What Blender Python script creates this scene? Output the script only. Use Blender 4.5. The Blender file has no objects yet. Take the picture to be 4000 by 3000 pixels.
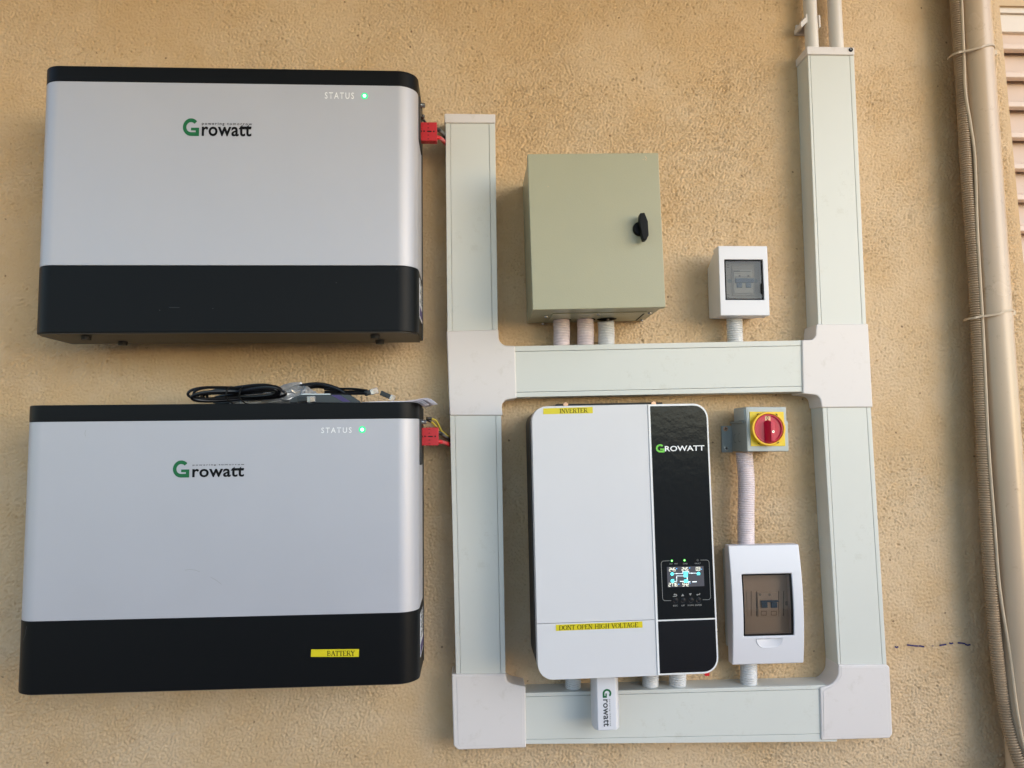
import bpy, bmesh, math, random
from math import sin, cos, pi, radians as rad
from mathutils import Matrix, Vector, noise
random.seed(7)
C = bpy.context.scene
COL = C.collection

# ------------------------------------------------------------------ camera
CAM_H, CAM_D, FPX = 1.45, 1.45, 2950.0          # height, distance to wall, focal length in photo pixels
PITCH, YAW, ROLL = rad(4.668), rad(3.26), rad(-0.918)
RM = Matrix.Rotation(-YAW, 3, 'Z') @ Matrix.Rotation(pi/2+PITCH, 3, 'X') @ Matrix.Rotation(ROLL, 3, 'Z')
cd = bpy.data.cameras.new('camera'); cam = bpy.data.objects.new('camera', cd); COL.objects.link(cam)
cam.location = (0, -CAM_D, CAM_H); cam.rotation_euler = RM.to_euler()
cd.sensor_fit = 'HORIZONTAL'; cd.sensor_width = 36; cd.lens = 36*FPX/4000
cd.clip_start = .02; cd.clip_end = 500
C.camera = cam

# ------------------------------------------------------------------ light
SUN_DIR = Vector((.85, -1.0, .42)).normalized()     # towards the sun: low, off to the right of the porch
w = bpy.data.worlds.new("World"); C.world = w; w.use_nodes = True
nt = w.node_tree; bg = nt.nodes['Background']
sky = nt.nodes.new('ShaderNodeTexSky'); sky.sky_type = 'NISHITA'; sky.sun_disc = False
sky.sun_elevation = math.asin(SUN_DIR.z); sky.sun_rotation = math.atan2(SUN_DIR.x, SUN_DIR.y)
sky.air_density = 1.0; sky.dust_density = .4; sky.ozone_density = 2.1
nt.links.new(sky.outputs[0], bg.inputs[0]); bg.inputs[1].default_value = .15
sl = bpy.data.lights.new('sun', 'SUN'); so = bpy.data.objects.new('sun', sl); COL.objects.link(so)
sl.energy = .5; sl.angle = rad(46); sl.color = (1, .985, .96)
so.rotation_euler = SUN_DIR.to_track_quat('Z', 'Y').to_euler(); so.location = (4, -3, 4)
C.view_settings.view_transform = 'Standard'; C.view_settings.look = 'None'
C.view_settings.exposure = 1.22; C.view_settings.gamma = 1

# ------------------------------------------------------------------ helpers
def ray(u, v):
    return RM @ Vector(((u-2000)/FPX, -(v-1500)/FPX, -1.0))
def wp(u, v, d):                                   # point standing d metres off the wall (x, z)
    r = ray(u, v); t = (CAM_D-d)/r.y
    return (r.x*t, CAM_H+r.z*t)
def wpz(u, v, z):                                  # point at a given height (x, d)
    r = ray(u, v); t = (z-CAM_H)/r.z
    return (r.x*t, CAM_D-r.y*t)
class Z:                                           # measured close-up: origin and scale
    def __init__(s, x, y, k): s.x, s.y, s.k = x, y, k
    def __call__(s, a, b): return (s.x+a*s.k, s.y+b*s.k)
def rect(q, d):
    p = [Vector(wp(u, v, d)) for u, v in q]
    w_ = ((p[1]-p[0]).length+(p[2]-p[3]).length)/2; h = ((p[0]-p[3]).length+(p[1]-p[2]).length)/2
    c = (p[0]+p[1]+p[2]+p[3])/4
    l = [Vector((-w_/2, h/2)), Vector((w_/2, h/2)), Vector((w_/2, -h/2)), Vector((-w_/2, -h/2))]
    a = math.atan2(sum(l[i].x*(p[i]-c).y-l[i].y*(p[i]-c).x for i in range(4)), sum(l[i].dot(p[i]-c) for i in range(4)))
    return c, w_, h, a

def tag(o, label=None, cat=None, group=None, kind=None):
    if label: o['label'] = label
    if cat: o['category'] = cat
    if group: o['group'] = group
    if kind: o['kind'] = kind
    return o
class Thing:                                       # an Empty on the wall, parts in its own frame (x, d off the wall, z)
    def __init__(s, name, label, cat, c=(0, 0), a=0, group=None):
        s.c, s.a = Vector(c), a
        s.o = bpy.data.objects.new(name, None); COL.objects.link(s.o); s.o.empty_display_size = .05
        s.o.location = (c[0], 0, c[1]); s.o.rotation_euler = (0, -a, 0)
        tag(s.o, label, cat, group)
    def l(s, p):
        p = Vector(p)-s.c; ca, sa = cos(s.a), sin(s.a)
        return (p.x*ca+p.y*sa, -p.x*sa+p.y*ca)
    def at(s, u, v, d): return s.l(wp(u, v, d))

class MB:
    def __init__(s): s.v = []; s.f = []
    def add(s, vs, fs):
        n = len(s.v); s.v += [tuple(x) for x in vs]; s.f += [[i+n for i in f] for f in fs]; return s
    def box(s, x0, x1, d0, d1, z0, z1):
        return s.prism([(x0, z0), (x1, z0), (x1, z1), (x0, z1)], d0, d1)
    def prism(s, p, d0, d1):
        n = len(p)
        D0 = d0 if isinstance(d0, (list, tuple)) else [d0]*n
        D1 = d1 if isinstance(d1, (list, tuple)) else [d1]*n
        return s.add([(x, -D0[i], z) for i, (x, z) in enumerate(p)]+[(x, -D1[i], z) for i, (x, z) in enumerate(p)],
            [list(range(n)), list(range(2*n-1, n-1, -1))]+[[i, (i+1) % n, n+(i+1) % n, n+i] for i in range(n)])
    def loft(s, p0, d0, p1, d1):
        n = len(p0)
        return s.add([(x, -d0, z) for x, z in p0]+[(x, -d1, z) for x, z in p1],
            [list(range(n)), list(range(2*n-1, n-1, -1))]+[[i, (i+1) % n, n+(i+1) % n, n+i] for i in range(n)])
    def zprism(s, p, z0, z1):                       # p in (x, d)
        n = len(p)
        return s.add([(x, -d, z0) for x, d in p]+[(x, -d, z1) for x, d in p],
            [list(range(n)), list(range(2*n-1, n-1, -1))]+[[i, (i+1) % n, n+(i+1) % n, n+i] for i in range(n)])
    def xprism(s, p, x0, x1):                       # p in (d, z)
        n = len(p)
        return s.add([(x0, -d, z) for d, z in p]+[(x1, -d, z) for d, z in p],
            [list(range(n)), list(range(2*n-1, n-1, -1))]+[[i, (i+1) % n, n+(i+1) % n, n+i] for i in range(n)])
    def ring(s, x, z, ro, ri, d0, d1, n=48):
        vs = []
        for k in range(n):
            a = 2*pi*k/n
            for r, d in ((ro, d0), (ro, d1), (ri, d1), (ri, d0)): vs.append((x+r*cos(a), -d, z+r*sin(a)))
        return s.add(vs, [[4*k+j, 4*k+(j+1) % 4, 4*((k+1) % n)+(j+1) % 4, 4*((k+1) % n)+j] for k in range(n) for j in range(4)])
    def tube(s, path, r, n=10, closed=False, cap=True):   # path: world-like (x, d, z); r number or list
        P = [Vector((x, -d, z)) for x, d, z in path]; m = len(P)
        R = r if isinstance(r, list) else [r]*m
        up = Vector((.13, 1, .07)).normalized(); vs = []
        for i in range(m):
            a = P[(i-1) % m] if (closed or i > 0) else P[0]; b = P[(i+1) % m] if (closed or i < m-1) else P[-1]
            t = (b-a).normalized()
            e1 = (up-t*up.dot(t))
            if e1.length < .05: e1 = Vector((1, .1, 0))-t*t.x
            e1.normalize(); e2 = t.cross(e1); up = e1.copy()
            for k in range(n):
                q = 2*pi*k/n; vs.append(P[i]+(e1*cos(q)+e2*sin(q))*R[i])
        fs = [[i*n+k, i*n+(k+1) % n, ((i+1) % m)*n+(k+1) % n, ((i+1) % m)*n+k] for i in range(m if closed else m-1) for k in range(n)]
        if cap and not closed: fs += [list(range(n))[::-1], [(m-1)*n+k for k in range(n)]]
        return s.add(vs, fs)
    def build(s, name, mat, parent=None, bevel=0, seg=2, ang=35, smooth=True, weighted=True):
        me = bpy.data.meshes.new(name); bm = bmesh.new()
        V = [bm.verts.new(v) for v in s.v]
        for f in s.f:
            try: bm.faces.new([V[i] for i in f])
            except ValueError: pass
        bmesh.ops.recalc_face_normals(bm, faces=bm.faces)
        if bevel:
            es = [e for e in bm.edges if len(e.link_faces) == 2 and e.calc_face_angle(0) > rad(ang)]
            bmesh.ops.bevel(bm, geom=es, offset=bevel, segments=seg, profile=.5, affect='EDGES', clamp_overlap=True)
        bm.to_mesh(me); bm.free()
        if smooth:
            me.polygons.foreach_set('use_smooth', [True]*len(me.polygons)); me.set_sharp_from_angle(angle=rad(42))
        me.materials.append(mat)
        o = bpy.data.objects.new(name, me); COL.objects.link(o)
        if bevel and weighted:
            m = o.modifiers.new('wn', 'WEIGHTED_NORMAL'); m.keep_sharp = True
        if parent is not None: o.parent = parent.o if isinstance(parent, Thing) else parent
        return o

def arcpts(cx, cz, r, a0, a1, n):
    return [(cx+r*cos(rad(a0+(a1-a0)*i/n)), cz+r*sin(rad(a0+(a1-a0)*i/n))) for i in range(n+1)]
def rrect(x0, x1, z0, z1, r, n=6):
    R = r if isinstance(r, (list, tuple)) else [r]*4      # br, tr, tl, bl
    out = []
    for (cx, cz, a, q) in ((x1-R[0], z0+R[0], -90, R[0]), (x1-R[1], z1-R[1], 0, R[1]), (x0+R[2], z1-R[2], 90, R[2]), (x0+R[3], z0+R[3], 180, R[3])):
        out += arcpts(cx, cz, q, a, a+90, n) if q > 0 else [(cx, cz)]
    return out
def circ(cx, cz, r, n=20): return [(cx+r*cos(2*pi*k/n), cz+r*sin(2*pi*k/n)) for k in range(n)]
def copy_tree(o, parent=None):
    c = o.copy(); COL.objects.link(c); c.parent = parent
    for ch in list(o.children): copy_tree(ch, c)
    return c

# ------------------------------------------------------------------ materials
def mat(name, col, rough=.5, metal=0, spec=.5, bump=0, bscale=400, var=0, vscale=30, emit=None, es=0, coat=0, sheen=None, spots=0, dirt=None, dscale=6):
    m = bpy.data.materials.new(name); m.use_nodes = True; t = m.node_tree; b = t.nodes['Principled BSDF']
    b.inputs['Base Color'].default_value = (*col, 1); b.inputs['Roughness'].default_value = rough
    b.inputs['Metallic'].default_value = metal; b.inputs['Specular IOR Level'].default_value = spec
    b.inputs['Coat Weight'].default_value = coat
    if emit: b.inputs['Emission Color'].default_value = (*emit, 1); b.inputs['Emission Strength'].default_value = es
    tc = t.nodes.new('ShaderNodeTexCoord')
    def noi(scale, detail=3, rough_=.6):
        n = t.nodes.new('ShaderNodeTexNoise'); n.inputs['Scale'].default_value = scale; n.inputs['Detail'].default_value = detail
        n.inputs['Roughness'].default_value = rough_; t.links.new(tc.outputs['Object'], n.inputs['Vector']); return n
    last = None
    if var:
        n = noi(vscale); mr = t.nodes.new('ShaderNodeMapRange'); mr.inputs[1].default_value = .3; mr.inputs[2].default_value = .7
        mr.inputs[3].default_value = 1-var; mr.inputs[4].default_value = 1+var; t.links.new(n.outputs[0], mr.inputs[0])
        h = t.nodes.new('ShaderNodeVectorMath'); h.operation = 'SCALE'; h.inputs[0].default_value = col
        t.links.new(mr.outputs[0], h.inputs['Scale']); last = h.outputs[0]; t.links.new(last, b.inputs['Base Color'])
        r2 = t.nodes.new('ShaderNodeMapRange'); r2.inputs[3].default_value = max(rough-.08, .02); r2.inputs[4].default_value = min(rough+.08, 1)
        t.links.new(n.outputs[0], r2.inputs[0]); t.links.new(r2.outputs[0], b.inputs['Roughness'])
    if dirt:                                       # smudges and scuffs
        n = noi(dscale, 8, .75); n2 = noi(dscale*9, 4, .8)
        mu = t.nodes.new('ShaderNodeMath'); mu.operation = 'MULTIPLY'; t.links.new(n.outputs[0], mu.inputs[0]); t.links.new(n2.outputs[0], mu.inputs[1])
        mr = t.nodes.new('ShaderNodeMapRange'); mr.inputs[1].default_value = .32; mr.inputs[2].default_value = .46; mr.inputs[4].default_value = .55
        t.links.new(mu.outputs[0], mr.inputs[0])
        mx = t.nodes.new('ShaderNodeMix'); mx.data_type = 'RGBA'; mx.inputs[7].default_value = (*dirt, 1)
        if last: t.links.new(last, mx.inputs[6])
        else: mx.inputs[6].default_value = (*col, 1)
        t.links.new(mr.outputs[0], mx.inputs[0]); t.links.new(mx.outputs[2], b.inputs['Base Color'])
    if bump:
        n = noi(bscale, 2); bp = t.nodes.new('ShaderNodeBump'); bp.inputs['Strength'].default_value = bump
        bp.inputs['Distance'].default_value = .001; t.links.new(n.outputs[0], bp.inputs['Height']); t.links.new(bp.outputs[0], b.inputs['Normal'])
    return m

def stucco():
    m = bpy.data.materials.new('stucco'); m.use_nodes = True; t = m.node_tree; b = t.nodes['Principled BSDF']
    N = t.nodes.new; L = t.links.new
    b.inputs['Roughness'].default_value = .62; b.inputs['Specular IOR Level'].default_value = .35
    tc = N('ShaderNodeTexCoord')
    def noi(scale, detail, r=.55, dist=0):
        n = N('ShaderNodeTexNoise'); n.inputs['Scale'].default_value = scale; n.inputs['Detail'].default_value = detail
        n.inputs['Roughness'].default_value = r; n.inputs['Distortion'].default_value = dist
        L(tc.outputs['Object'], n.inputs['Vector']); return n
    def mr(src, a, b_, c, d):
        n = N('ShaderNodeMapRange'); n.inputs[1].default_value = a; n.inputs[2].default_value = b_; n.inputs[3].default_value = c; n.inputs[4].default_value = d
        n.interpolation_type = 'SMOOTHSTEP'; L(src, n.inputs[0]); return n.outputs[0]
    def mth(op, a, b_):
        n = N('ShaderNodeMath'); n.operation = op
        for i, x in enumerate((a, b_)):
            if isinstance(x, (int, float)): n.inputs[i].default_value = x
            else: L(x, n.inputs[i])
        return n.outputs[0]
    big = noi(3.2, 4).outputs[0]; mid = noi(14, 3).outputs[0]
    fine = noi(700, 2).outputs[0]
    bp = N('ShaderNodeBump'); bp.inputs['Strength'].default_value = 1; bp.inputs['Distance'].default_value = .0009
    L(fine, bp.inputs['Height']); L(bp.outputs[0], b.inputs['Normal'])
    ramp = N('ShaderNodeMix'); ramp.data_type = 'RGBA'
    ramp.inputs[6].default_value = (.61, .42, .23, 1); ramp.inputs[7].default_value = (.655, .485, .305, 1)
    L(mr(mth('ADD', mth('MULTIPLY', big, .7), mth('MULTIPLY', mid, .3)), .38, .62, 0, 1), ramp.inputs[0])
    vo = N('ShaderNodeTexVoronoi'); vo.inputs['Scale'].default_value = 38; L(tc.outputs['Object'], vo.inputs['Vector'])
    sp = N('ShaderNodeSeparateColor'); L(vo.outputs['Color'], sp.inputs[0])
    spot = mth('MULTIPLY', mr(vo.outputs['Distance'], .05, .11, 1, 0), mr(sp.outputs[0], .80, .84, 0, 1))
    dk = N('ShaderNodeMix'); dk.data_type = 'RGBA'; dk.inputs[7].default_value = (.15, .08, .035, 1)
    L(ramp.outputs[2], dk.inputs[6]); L(mth('MULTIPLY', spot, .8), dk.inputs[0])
    L(dk.outputs[2], b.inputs['Base Color'])
    return m

def tinted(name, tint, rough=.06, gl=.10, milk=0):
    m = bpy.data.materials.new(name); m.use_nodes = True; t = m.node_tree; t.nodes.remove(t.nodes['Principled BSDF'])
    o = t.nodes['Material Output']; tr = t.nodes.new('ShaderNodeBsdfTransparent'); tr.inputs[0].default_value = (*tint, 1)
    g = t.nodes.new('ShaderNodeBsdfGlossy'); g.inputs['Roughness'].default_value = rough
    fr = t.nodes.new('ShaderNodeFresnel'); fr.inputs[0].default_value = 1.5
    ad = t.nodes.new('ShaderNodeMath'); ad.operation = 'ADD'; ad.inputs[1].default_value = gl; t.links.new(fr.outputs[0], ad.inputs[0])
    mx = t.nodes.new('ShaderNodeMixShader'); t.links.new(ad.outputs[0], mx.inputs[0]); t.links.new(tr.outputs[0], mx.inputs[1]); t.links.new(g.outputs[0], mx.inputs[2])
    last = mx
    if milk:
        df = t.nodes.new('ShaderNodeBsdfDiffuse'); df.inputs[0].default_value = (.85, .86, .88, 1)
        m2 = t.nodes.new('ShaderNodeMixShader'); m2.inputs[0].default_value = milk; t.links.new(mx.outputs[0], m2.inputs[1]); t.links.new(df.outputs[0], m2.inputs[2]); last = m2
    t.links.new(last.outputs[0], o.inputs[0]); return m

M = dict(
    stucco=stucco(),
    silver=mat('silver_paint', (.515, .51, .545), .46, .24, bump=.12, bscale=1500, var=.015, vscale=8),
    black=mat('satin_black', (.005, .0054, .0062), .42, bump=.08, bscale=1400, spec=.15),
    chassis=mat('black_steel', (.014, .013, .013), .5),
    rubber=mat('rubber', (.008, .008, .008), .6),
    green=mat('logo_green', (.0, .13, .035), .5), ink=mat('logo_black', (.006, .006, .007), .6, spec=.12),
    print=mat('print_white', (.92, .92, .92), .5), grey_print=mat('print_grey', (.33, .33, .32), .5),
    led=mat('led_core', (.3, 1, .6), .3, emit=(.5, 1, .72), es=1.1),
    ledr=mat('led_halo_lens', (.02, .5, .2), .3, emit=(.0, .75, .17), es=.42),  # glowing lens ring, also draws the lamp's green halo as emitting colour
    ledo=mat('led_off', (.06, .06, .06), .3),
    red=mat('red_plastic', (.52, .012, .018), .42, var=.05), redc=mat('red_cable', (.62, .012, .02), .35),
    blk=mat('black_cable', (.008, .008, .010), .30), ylw=mat('yellow_cable', (.55, .42, .02), .4),
    hole=mat('dark_hole', (.02, .004, .004), .8),
    steel=mat('zinc_screw', (.55, .54, .52), .25, .95), brass=mat('brassy_screw', (.55, .33, .22), .3, .9),
    duct=mat('duct_pvc', (.64, .65, .605), .42, var=.02, vscale=5, dirt=(.50, .49, .42), dscale=5, bump=.05, bscale=900),
    joint=mat('joint_pvc', (.71, .665, .645), .42, var=.015, vscale=6, dirt=(.58, .53, .48), dscale=4),
    pvc=mat('pipe_pvc', (.70, .65, .60), .4, var=.03, vscale=12, dirt=(.38, .28, .2), dscale=14),
    cabinet=mat('cabinet_enamel', (.385, .37, .245), .34, bump=.22, bscale=700, var=.015, vscale=9),
    wplastic=mat('white_plastic', (.72, .72, .76), .32, var=.01, vscale=9),
    gplastic=mat('translucent_grey', (.56, .62, .62), .4),
    inner=mat('inner_grey', (.50, .47, .42), .5), brk=mat('breaker_white', (.66, .64, .58), .45),
    blue=mat('breaker_blue', (.03, .12, .26), .4),
    wcover=mat('inverter_white', (.70, .695, .71), .42, bump=.10, bscale=1300, var=.01, vscale=7),
    wedge=mat('white_edge', (.86, .86, .86), .35),
    panel=mat('gloss_black', (.010, .011, .012), .17, bump=.28, bscale=70, spec=.25),
    panel2=mat('gloss_black_door', (.008, .008, .010), .22, bump=.05, bscale=60),
    flexp=mat('flex_pink', (.74, .64, .65), .38, var=.05, vscale=60), flexw=mat('flex_white', (.66, .66, .66), .38, var=.05, vscale=60),
    flexb=mat('flex_beige', (.37, .27, .175), .45, var=.12, vscale=40, dirt=(.14, .08, .04), dscale=12),
    drain=mat('drain_pvc', (.56, .42, .29), .25, var=.04, vscale=7, dirt=(.22, .13, .07), dscale=9),
    cabb=mat('beige_cable', (.52, .42, .30), .45, var=.1, vscale=30, dirt=(.14, .08, .04), dscale=20),
    tie=mat('cable_tie', (.46, .36, .25), .4),
    slat=mat('shutter_paint', (.68, .53, .43), .45, var=.04, vscale=10, dirt=(.4, .27, .18), dscale=10),
    slatf=mat('shutter_frame_paint', (.68, .60, .52), .45, var=.03),
    tape=mat('yellow_tape', (.72, .60, .01), .4), gold=mat('yellow_plate', (.80, .58, .01), .38), ringm=mat('yellow_ring', (.86, .50, .01), .3),
    grey=mat('switch_grey', (.30, .345, .345), .38, var=.03, vscale=25), greyl=mat('switch_cover_grey', (.44, .48, .47), .36),
    pen=mat('pen_ink', (.02, .012, .10), .6), pencil=mat('pen_grey', (.05, .055, .06), .6),
    redd=mat('switch_red', (.56, .008, .045), .30, var=.03), cream=mat('cream_tag', (.80, .52, .28), .5),
    lcd=mat('lcd_glass', (.03, .03, .033), .12, emit=(.03, .03, .036), es=1.0),
    seg=mat('lcd_digits', (.1, .1, .1), .5, emit=(1, 1, .82), es=1.0), cyan=mat('lcd_cyan', (.0, .1, .1), .5, emit=(.10, .85, .95), es=1.0),
    whl=mat('lcd_lines', (.1, .1, .1), .5, emit=(.75, .92, 1), es=1.0), bluel=mat('lcd_blue', (.0, .0, .1), .5, emit=(.10, .45, .95), es=1.0),
    paper=mat('paper', (.74, .72, .78), .6), card=mat('dark_card', (.018, .022, .032), .22), sbar=mat('silver_bar', (.6, .62, .63), .25, .6),
    lblw=mat('label_white', (.66, .67, .70), .4), lblp=mat('label_purple', (.05, .03, .14), .4),
    plug=tinted('clear_plug', (.88, .88, .90), .12, .12, .25),
    film=tinted('crumpled_film', (.93, .94, .96), .12, .16, .28),
    smoke=tinted('smoky_window', (.90, .81, .74), .05, .03), clear=tinted('tinted_window', (.76, .75, .73), .04, -.02),
    light_block=mat('light_block_grey', (.50, .50, .51), .7, var=.03, vscale=2), ground=mat('floor_tile', (.30, .19, .125), .4, var=.1, vscale=3), ceil=mat('ceiling_paint', (.50, .48, .45), .7, var=.03, vscale=3),
)

# ------------------------------------------------------------------ lettering
def put_text(s, name, m, parent, T, p0, p1, d, spacing=1.0, off=0, rot=0, h=.0004):
    """word in the built-in face, fitted between local corners p0 (low left) and p1 (top right)"""
    cu = bpy.data.curves.new('t', 'FONT'); cu.body = s; cu.space_character = spacing; cu.offset = off; cu.extrude = 0; cu.resolution_u = 3
    o = bpy.data.objects.new('t', cu); COL.objects.link(o)
    bpy.context.view_layer.update()
    me = bpy.data.meshes.new_from_object(o.evaluated_get(bpy.context.evaluated_depsgraph_get()))
    bpy.data.objects.remove(o)
    xs = [v.co.x for v in me.vertices]; ys = [v.co.y for v in me.vertices]
    x0, x1, y0, y1 = min(xs), max(xs), min(ys), max(ys)
    w_, hh = (p1[0]-p0[0]), (p1[1]-p0[1])
    for v in me.vertices:
        a = (v.co.x-x0)/(x1-x0); b_ = (v.co.y-y0)/(y1-y0)
        if rot: v.co = (p0[0]+b_*w_, -d, p1[1]-a*hh)       # reads downwards
        else: v.co = (p0[0]+a*w_, -d, p0[1]+b_*hh)
    me.name = name; me.materials.clear(); me.materials.append(m)
    o = bpy.data.objects.new(name, me); COL.objects.link(o); o.parent = parent.o if isinstance(parent, Thing) else parent
    return o
def logo_g(x0, x1, z0, z1, d, m, parent, down=False, name='logo_letter'):
    out = []; W_, H = x1-x0, z1-z0
    n = 22; vs = []; mb = MB()
    for k in range(n+1):
        a = rad(42+(270-42)*k/n)
        for r in (.5, .285): vs.append((.5+r*cos(a), .5+r*sin(a)))
    def mp(p): return (x0+p[0]*W_, z0+p[1]*H) if not down else (x0+p[1]*W_, z1-p[0]*H)
    V = [(*[mp(p)[0]], -d, mp(p)[1]) for p in vs]
    mb.add(V, [[2*k, 2*k+1, 2*k+3, 2*k+2] for k in range(n)])
    for q in ([(.5, 0), (1, 0), (1, .215), (.5, .215)], [(.79, .215), (1, .215), (1, .47), (.79, .47)], [(.5, .31), (.79, .31), (.79, .47), (.5, .47)]):
        mb.add([(mp(p)[0], -d, mp(p)[1]) for p in q], [[0, 1, 2, 3]])
    return mb.build(name, m, parent, smooth=False)
def arc(cx, cy, rx, ry, a0, a1, n=10): return [(cx+rx*cos(rad(a0+(a1-a0)*i/n)), cy+ry*sin(rad(a0+(a1-a0)*i/n))) for i in range(n+1)]
SER = {   # serif capitals: width, thick strokes, thin strokes, serif ticks (x, y)
 'I': (.40, [[(.2, 0), (.2, 1)]], [], [(.2, 0), (.2, 1)]),
 'N': (.80, [[(.12, 1), (.66, 0)]], [[(.12, 0), (.12, 1)], [(.66, 0), (.66, 1)]], [(.12, 0), (.12, 1), (.66, 1)]),
 'V': (.76, [[(.08, 1), (.38, 0)]], [[(.68, 1), (.38, 0)]], [(.08, 1), (.68, 1)]),
 'E': (.70, [[(.16, 0), (.16, 1)]], [[(.05, 1), (.6, 1), (.6, .8)], [(.16, .52), (.45, .52)], [(.05, 0), (.62, 0), (.62, .22)]], []),
 'R': (.78, [[(.16, 0), (.16, 1)], [(.4, .48), (.66, 0)]], [[(.16, 1), (.38, 1)]+arc(.38, .75, .2, .25, 90, -90)+[(.16, .5)]], [(.16, 0), (.68, 0)]),
 'T': (.70, [[(.35, 0), (.35, 1)]], [[(.05, .8), (.05, 1), (.65, 1), (.65, .8)]], [(.35, 0)]),
 'D': (.82, [[(.16, 0), (.16, 1)], arc(.38, .5, .34, .5, 45, -45)], [[(.05, 1), (.38, 1)]+arc(.38, .5, .34, .5, 90, -90)+[(.05, 0)]], []),
 'O': (.82, [arc(.41, .5, .33, .5, 135, 225), arc(.41, .5, .33, .5, 45, -45)], [arc(.41, .5, .33, .5, 0, 360, 20)], []),
 'P': (.68, [[(.16, 0), (.16, 1)]], [[(.16, 1), (.36, 1)]+arc(.36, .73, .22, .27, 90, -90)+[(.16, .46)]], [(.16, 0)]),
 'H': (.82, [[(.16, 0), (.16, 1)], [(.66, 0), (.66, 1)]], [[(.16, .5), (.66, .5)]], [(.16, 0), (.16, 1), (.66, 0), (.66, 1)]),
 'G': (.84, [arc(.42, .5, .33, .5, 135, 225)], [arc(.42, .5, .33, .5, 45, 320, 16), [(.7, 0.05), (.7, .4), (.5, .4)]], []),
 'L': (.66, [[(.16, 0), (.16, 1)]], [[(.05, 0), (.6, 0), (.6, .25)]], [(.16, 1)]),
 'A': (.78, [[(.38, 1), (.68, 0)]], [[(.38, 1), (.1, 0)], [(.2, .35), (.56, .35)]], [(.1, 0), (.68, 0)]),
 'B': (.74, [[(.16, 0), (.16, 1)]], [[(.05, 1), (.36, 1)]+arc(.36, .76, .2, .24, 90, -90)+[(.16, .52)], [(.36, .52)]+arc(.38, .26, .24, .26, 90, -90)+[(.05, 0)]], []),
 'Y': (.74, [[(.08, 1), (.37, .5)], [(.37, .5), (.37, 0)]], [[(.66, 1), (.37, .5)]], [(.37, 0), (.08, 1), (.66, 1)]),
 ' ': (.42, [], [], [])}
def stroke(mb, pts, wd, f, d):
    for a, b_ in zip(pts, pts[1:]):
        A, B = Vector(f(a)), Vector(f(b_)); t = B-A
        if t.length < 1e-9: continue
        t.normalize(); nn = Vector((-t.y, t.x))*wd/2; A = A-t*wd*.25; B = B+t*wd*.25
        mb.add([(p.x, -d, p.y) for p in (A+nn, A-nn, B-nn, B+nn)], [[0, 1, 2, 3]]); d += 2e-6
def serif_text(s, quad, d, m, parent):              # quad local corners tl, tr, br, bl
    tot = sum(SER[c][0] for c in s); mb = MB(); x = 0
    tl, tr, br, bl = [Vector(p) for p in quad]; H = ((tl-bl).length+(tr-br).length)/2
    for c in s:
        wd, th, tn, se = SER[c]
        def f(p, x=x):
            a = (x+p[0])/tot; q = bl.lerp(br, a); r_ = tl.lerp(tr, a); return q.lerp(r_, p[1])
        for st in th: stroke(mb, st, H*.155, f, d)
        for st in tn: stroke(mb, st, H*.075, f, d+3e-5)
        for (a, b_) in se: stroke(mb, [(a-.12, b_), (a+.12, b_)], H*.075, f, d+6e-5)
        x += wd
    return mb.build('lettering', m, parent, smooth=False)
def lines(T, pts, wd, d, zz, mb):                     # pen lines through measured points
    stroke(mb, [T.at(*zz(a, b_), d) for a, b_ in pts], wd, lambda p: p, d)

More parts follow.
